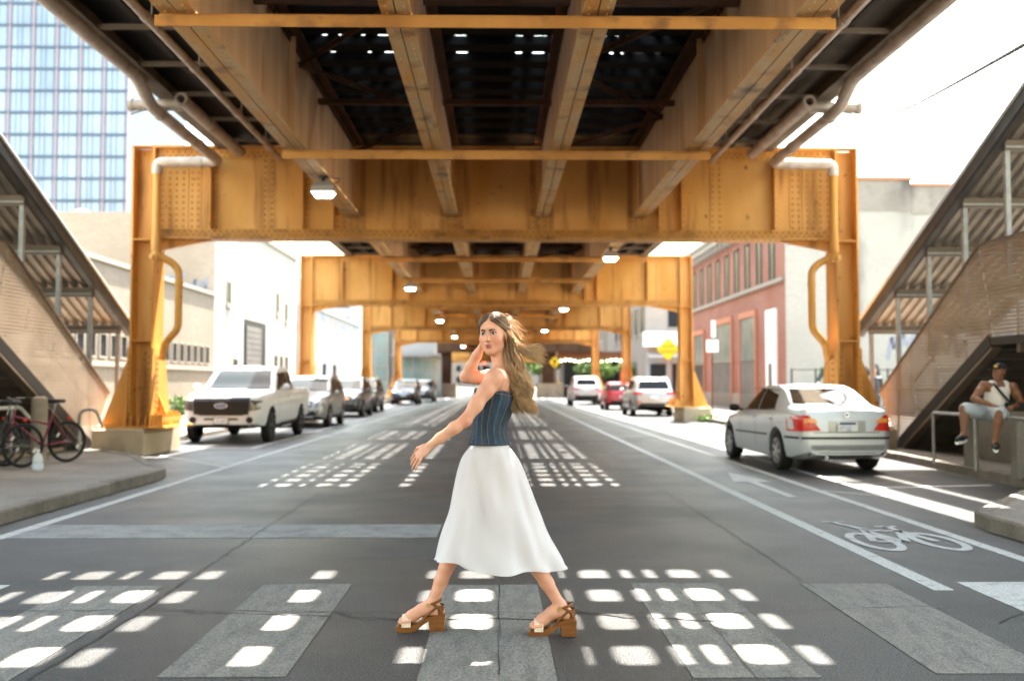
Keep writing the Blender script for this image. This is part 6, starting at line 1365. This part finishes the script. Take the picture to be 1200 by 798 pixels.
def tree(x, y, h, w_, seed, label, n=2600):
    t = thing('street_tree', label, 'tree', (x, y, 0), group='trees beyond the far crossing'); r = random.Random(seed); tk = MB().tube([(0, 0, 0), (.1, 0, h * .3), (0, .1, h * .5), (.05, 0, h * .8)], [.16, .13, .1, .03], 8).build('trunk', 'bark', t, local=True, smooth=60); bl = [((0, 0, h * .7), w_ * .7)]
    for k in range(7): a = k * .9 + r.random(); e = Vector((math.cos(a) * w_ * .7, math.sin(a) * w_ * .7, h * r.uniform(.55, .88))); MB().tube([(0, 0, h * .42), tuple(e * .55 + Vector((0, 0, h * .22))), tuple(e)], [.07, .045, .015], 6).build('limb', 'bark', tk, local=True); bl.append((tuple(e), w_ * r.uniform(.3, .48)))
    crown('crown', t, bl, n, .34, seed, 'leaf_a')
tree(6.4, 150, 6.0, 2.4, 1, 'green tree seen right of the woman\'s hair, beyond the crossing'); tree(10.2, 146, 6.5, 2.6, 2, 'green tree behind the dark portal\'s right column'); tree(-9.5, 150, 6.5, 2.4, 3, 'green tree left of the far street'); tree(5.2, 175, 7.5, 2.6, 4, 'farthest green tree at the end of the street')
for i, (x, y, z, w_, lb, m_) in enumerate(((8.2, 93.5, 2.6, .95, 'dark green potted bush under the string lights, left one', 'leaf_b'), (9.9, 92.0, 2.6, 1.05, 'green potted bush under the string lights, middle one', 'leaf_a'), (11.6, 88, 2.55, 1.0, 'bright green potted bush beside the corner block', 'leaf_a'))):
    t = thing('potted_bush', lb, 'plant', (x, y, .14), group='bushes by the restaurant'); MB().lathe([(.22, 0), (.32, .5), (.34, .55), (.28, .55)], 14).build('pot', 'darkframe', t, local=True, smooth=40); MB().tube([(0, 0, .5), (.03, 0, 1.6), (0, 0, z)], [.06, .05, .02], 6).build('trunk', 'bark', t, local=True); crown('crown', t, [((0, 0, z), w_), ((.4, 0, z - .3), w_ * .6), ((-.4, .1, z + .1), w_ * .6)], 1300, .2, 30 + i, m_)
t = thing('weed_tuft', 'green weeds growing at the foot of the second right column', 'plant', (7.75, 36.2, .0)); crown('leaves', t, [((0, 0, .12), .22), ((.25, 0, .1), .18), ((-.3, .0, .1), .16)], 260, .14, 51, 'leaf_a')
t = thing('hedge_plant', 'low green shrubs on the left pavement beyond the near column', 'plant', (-11.4, 36, .14)); crown('leaves', t, [((0, k * .8, .45), .5) for k in range(5)], 1500, .14, 52, 'leaf_b')
# debris along the left kerb
mat('litter', (.5, .47, .42), .7); mat('leafbrown', (.16, .1, .05), .8); rl = random.Random(9)
lt = MB()
for k in range(90):
    y = rl.uniform(8.6, 14.5); x = -4.93 + abs(rl.gauss(0, .06)) - .09 * (14.5 - y) / 14; a = rl.uniform(0, 3); s_ = rl.uniform(.012, .03); lt.add([(x + s_ * math.cos(a), y + s_ * math.sin(a), .009), (x - s_ * math.sin(a) * .6, y + s_ * math.cos(a) * .6, .012), (x - s_ * math.cos(a), y - s_ * math.sin(a), .008), (x + s_ * math.sin(a) * .6, y - s_ * math.cos(a) * .6, .014)], [(0, 1, 2, 3)])
tag(lt.build('leaf_litter', 'leafbrown', None), 'bits of dry leaf litter along the left kerb', 'litter', kind='stuff')
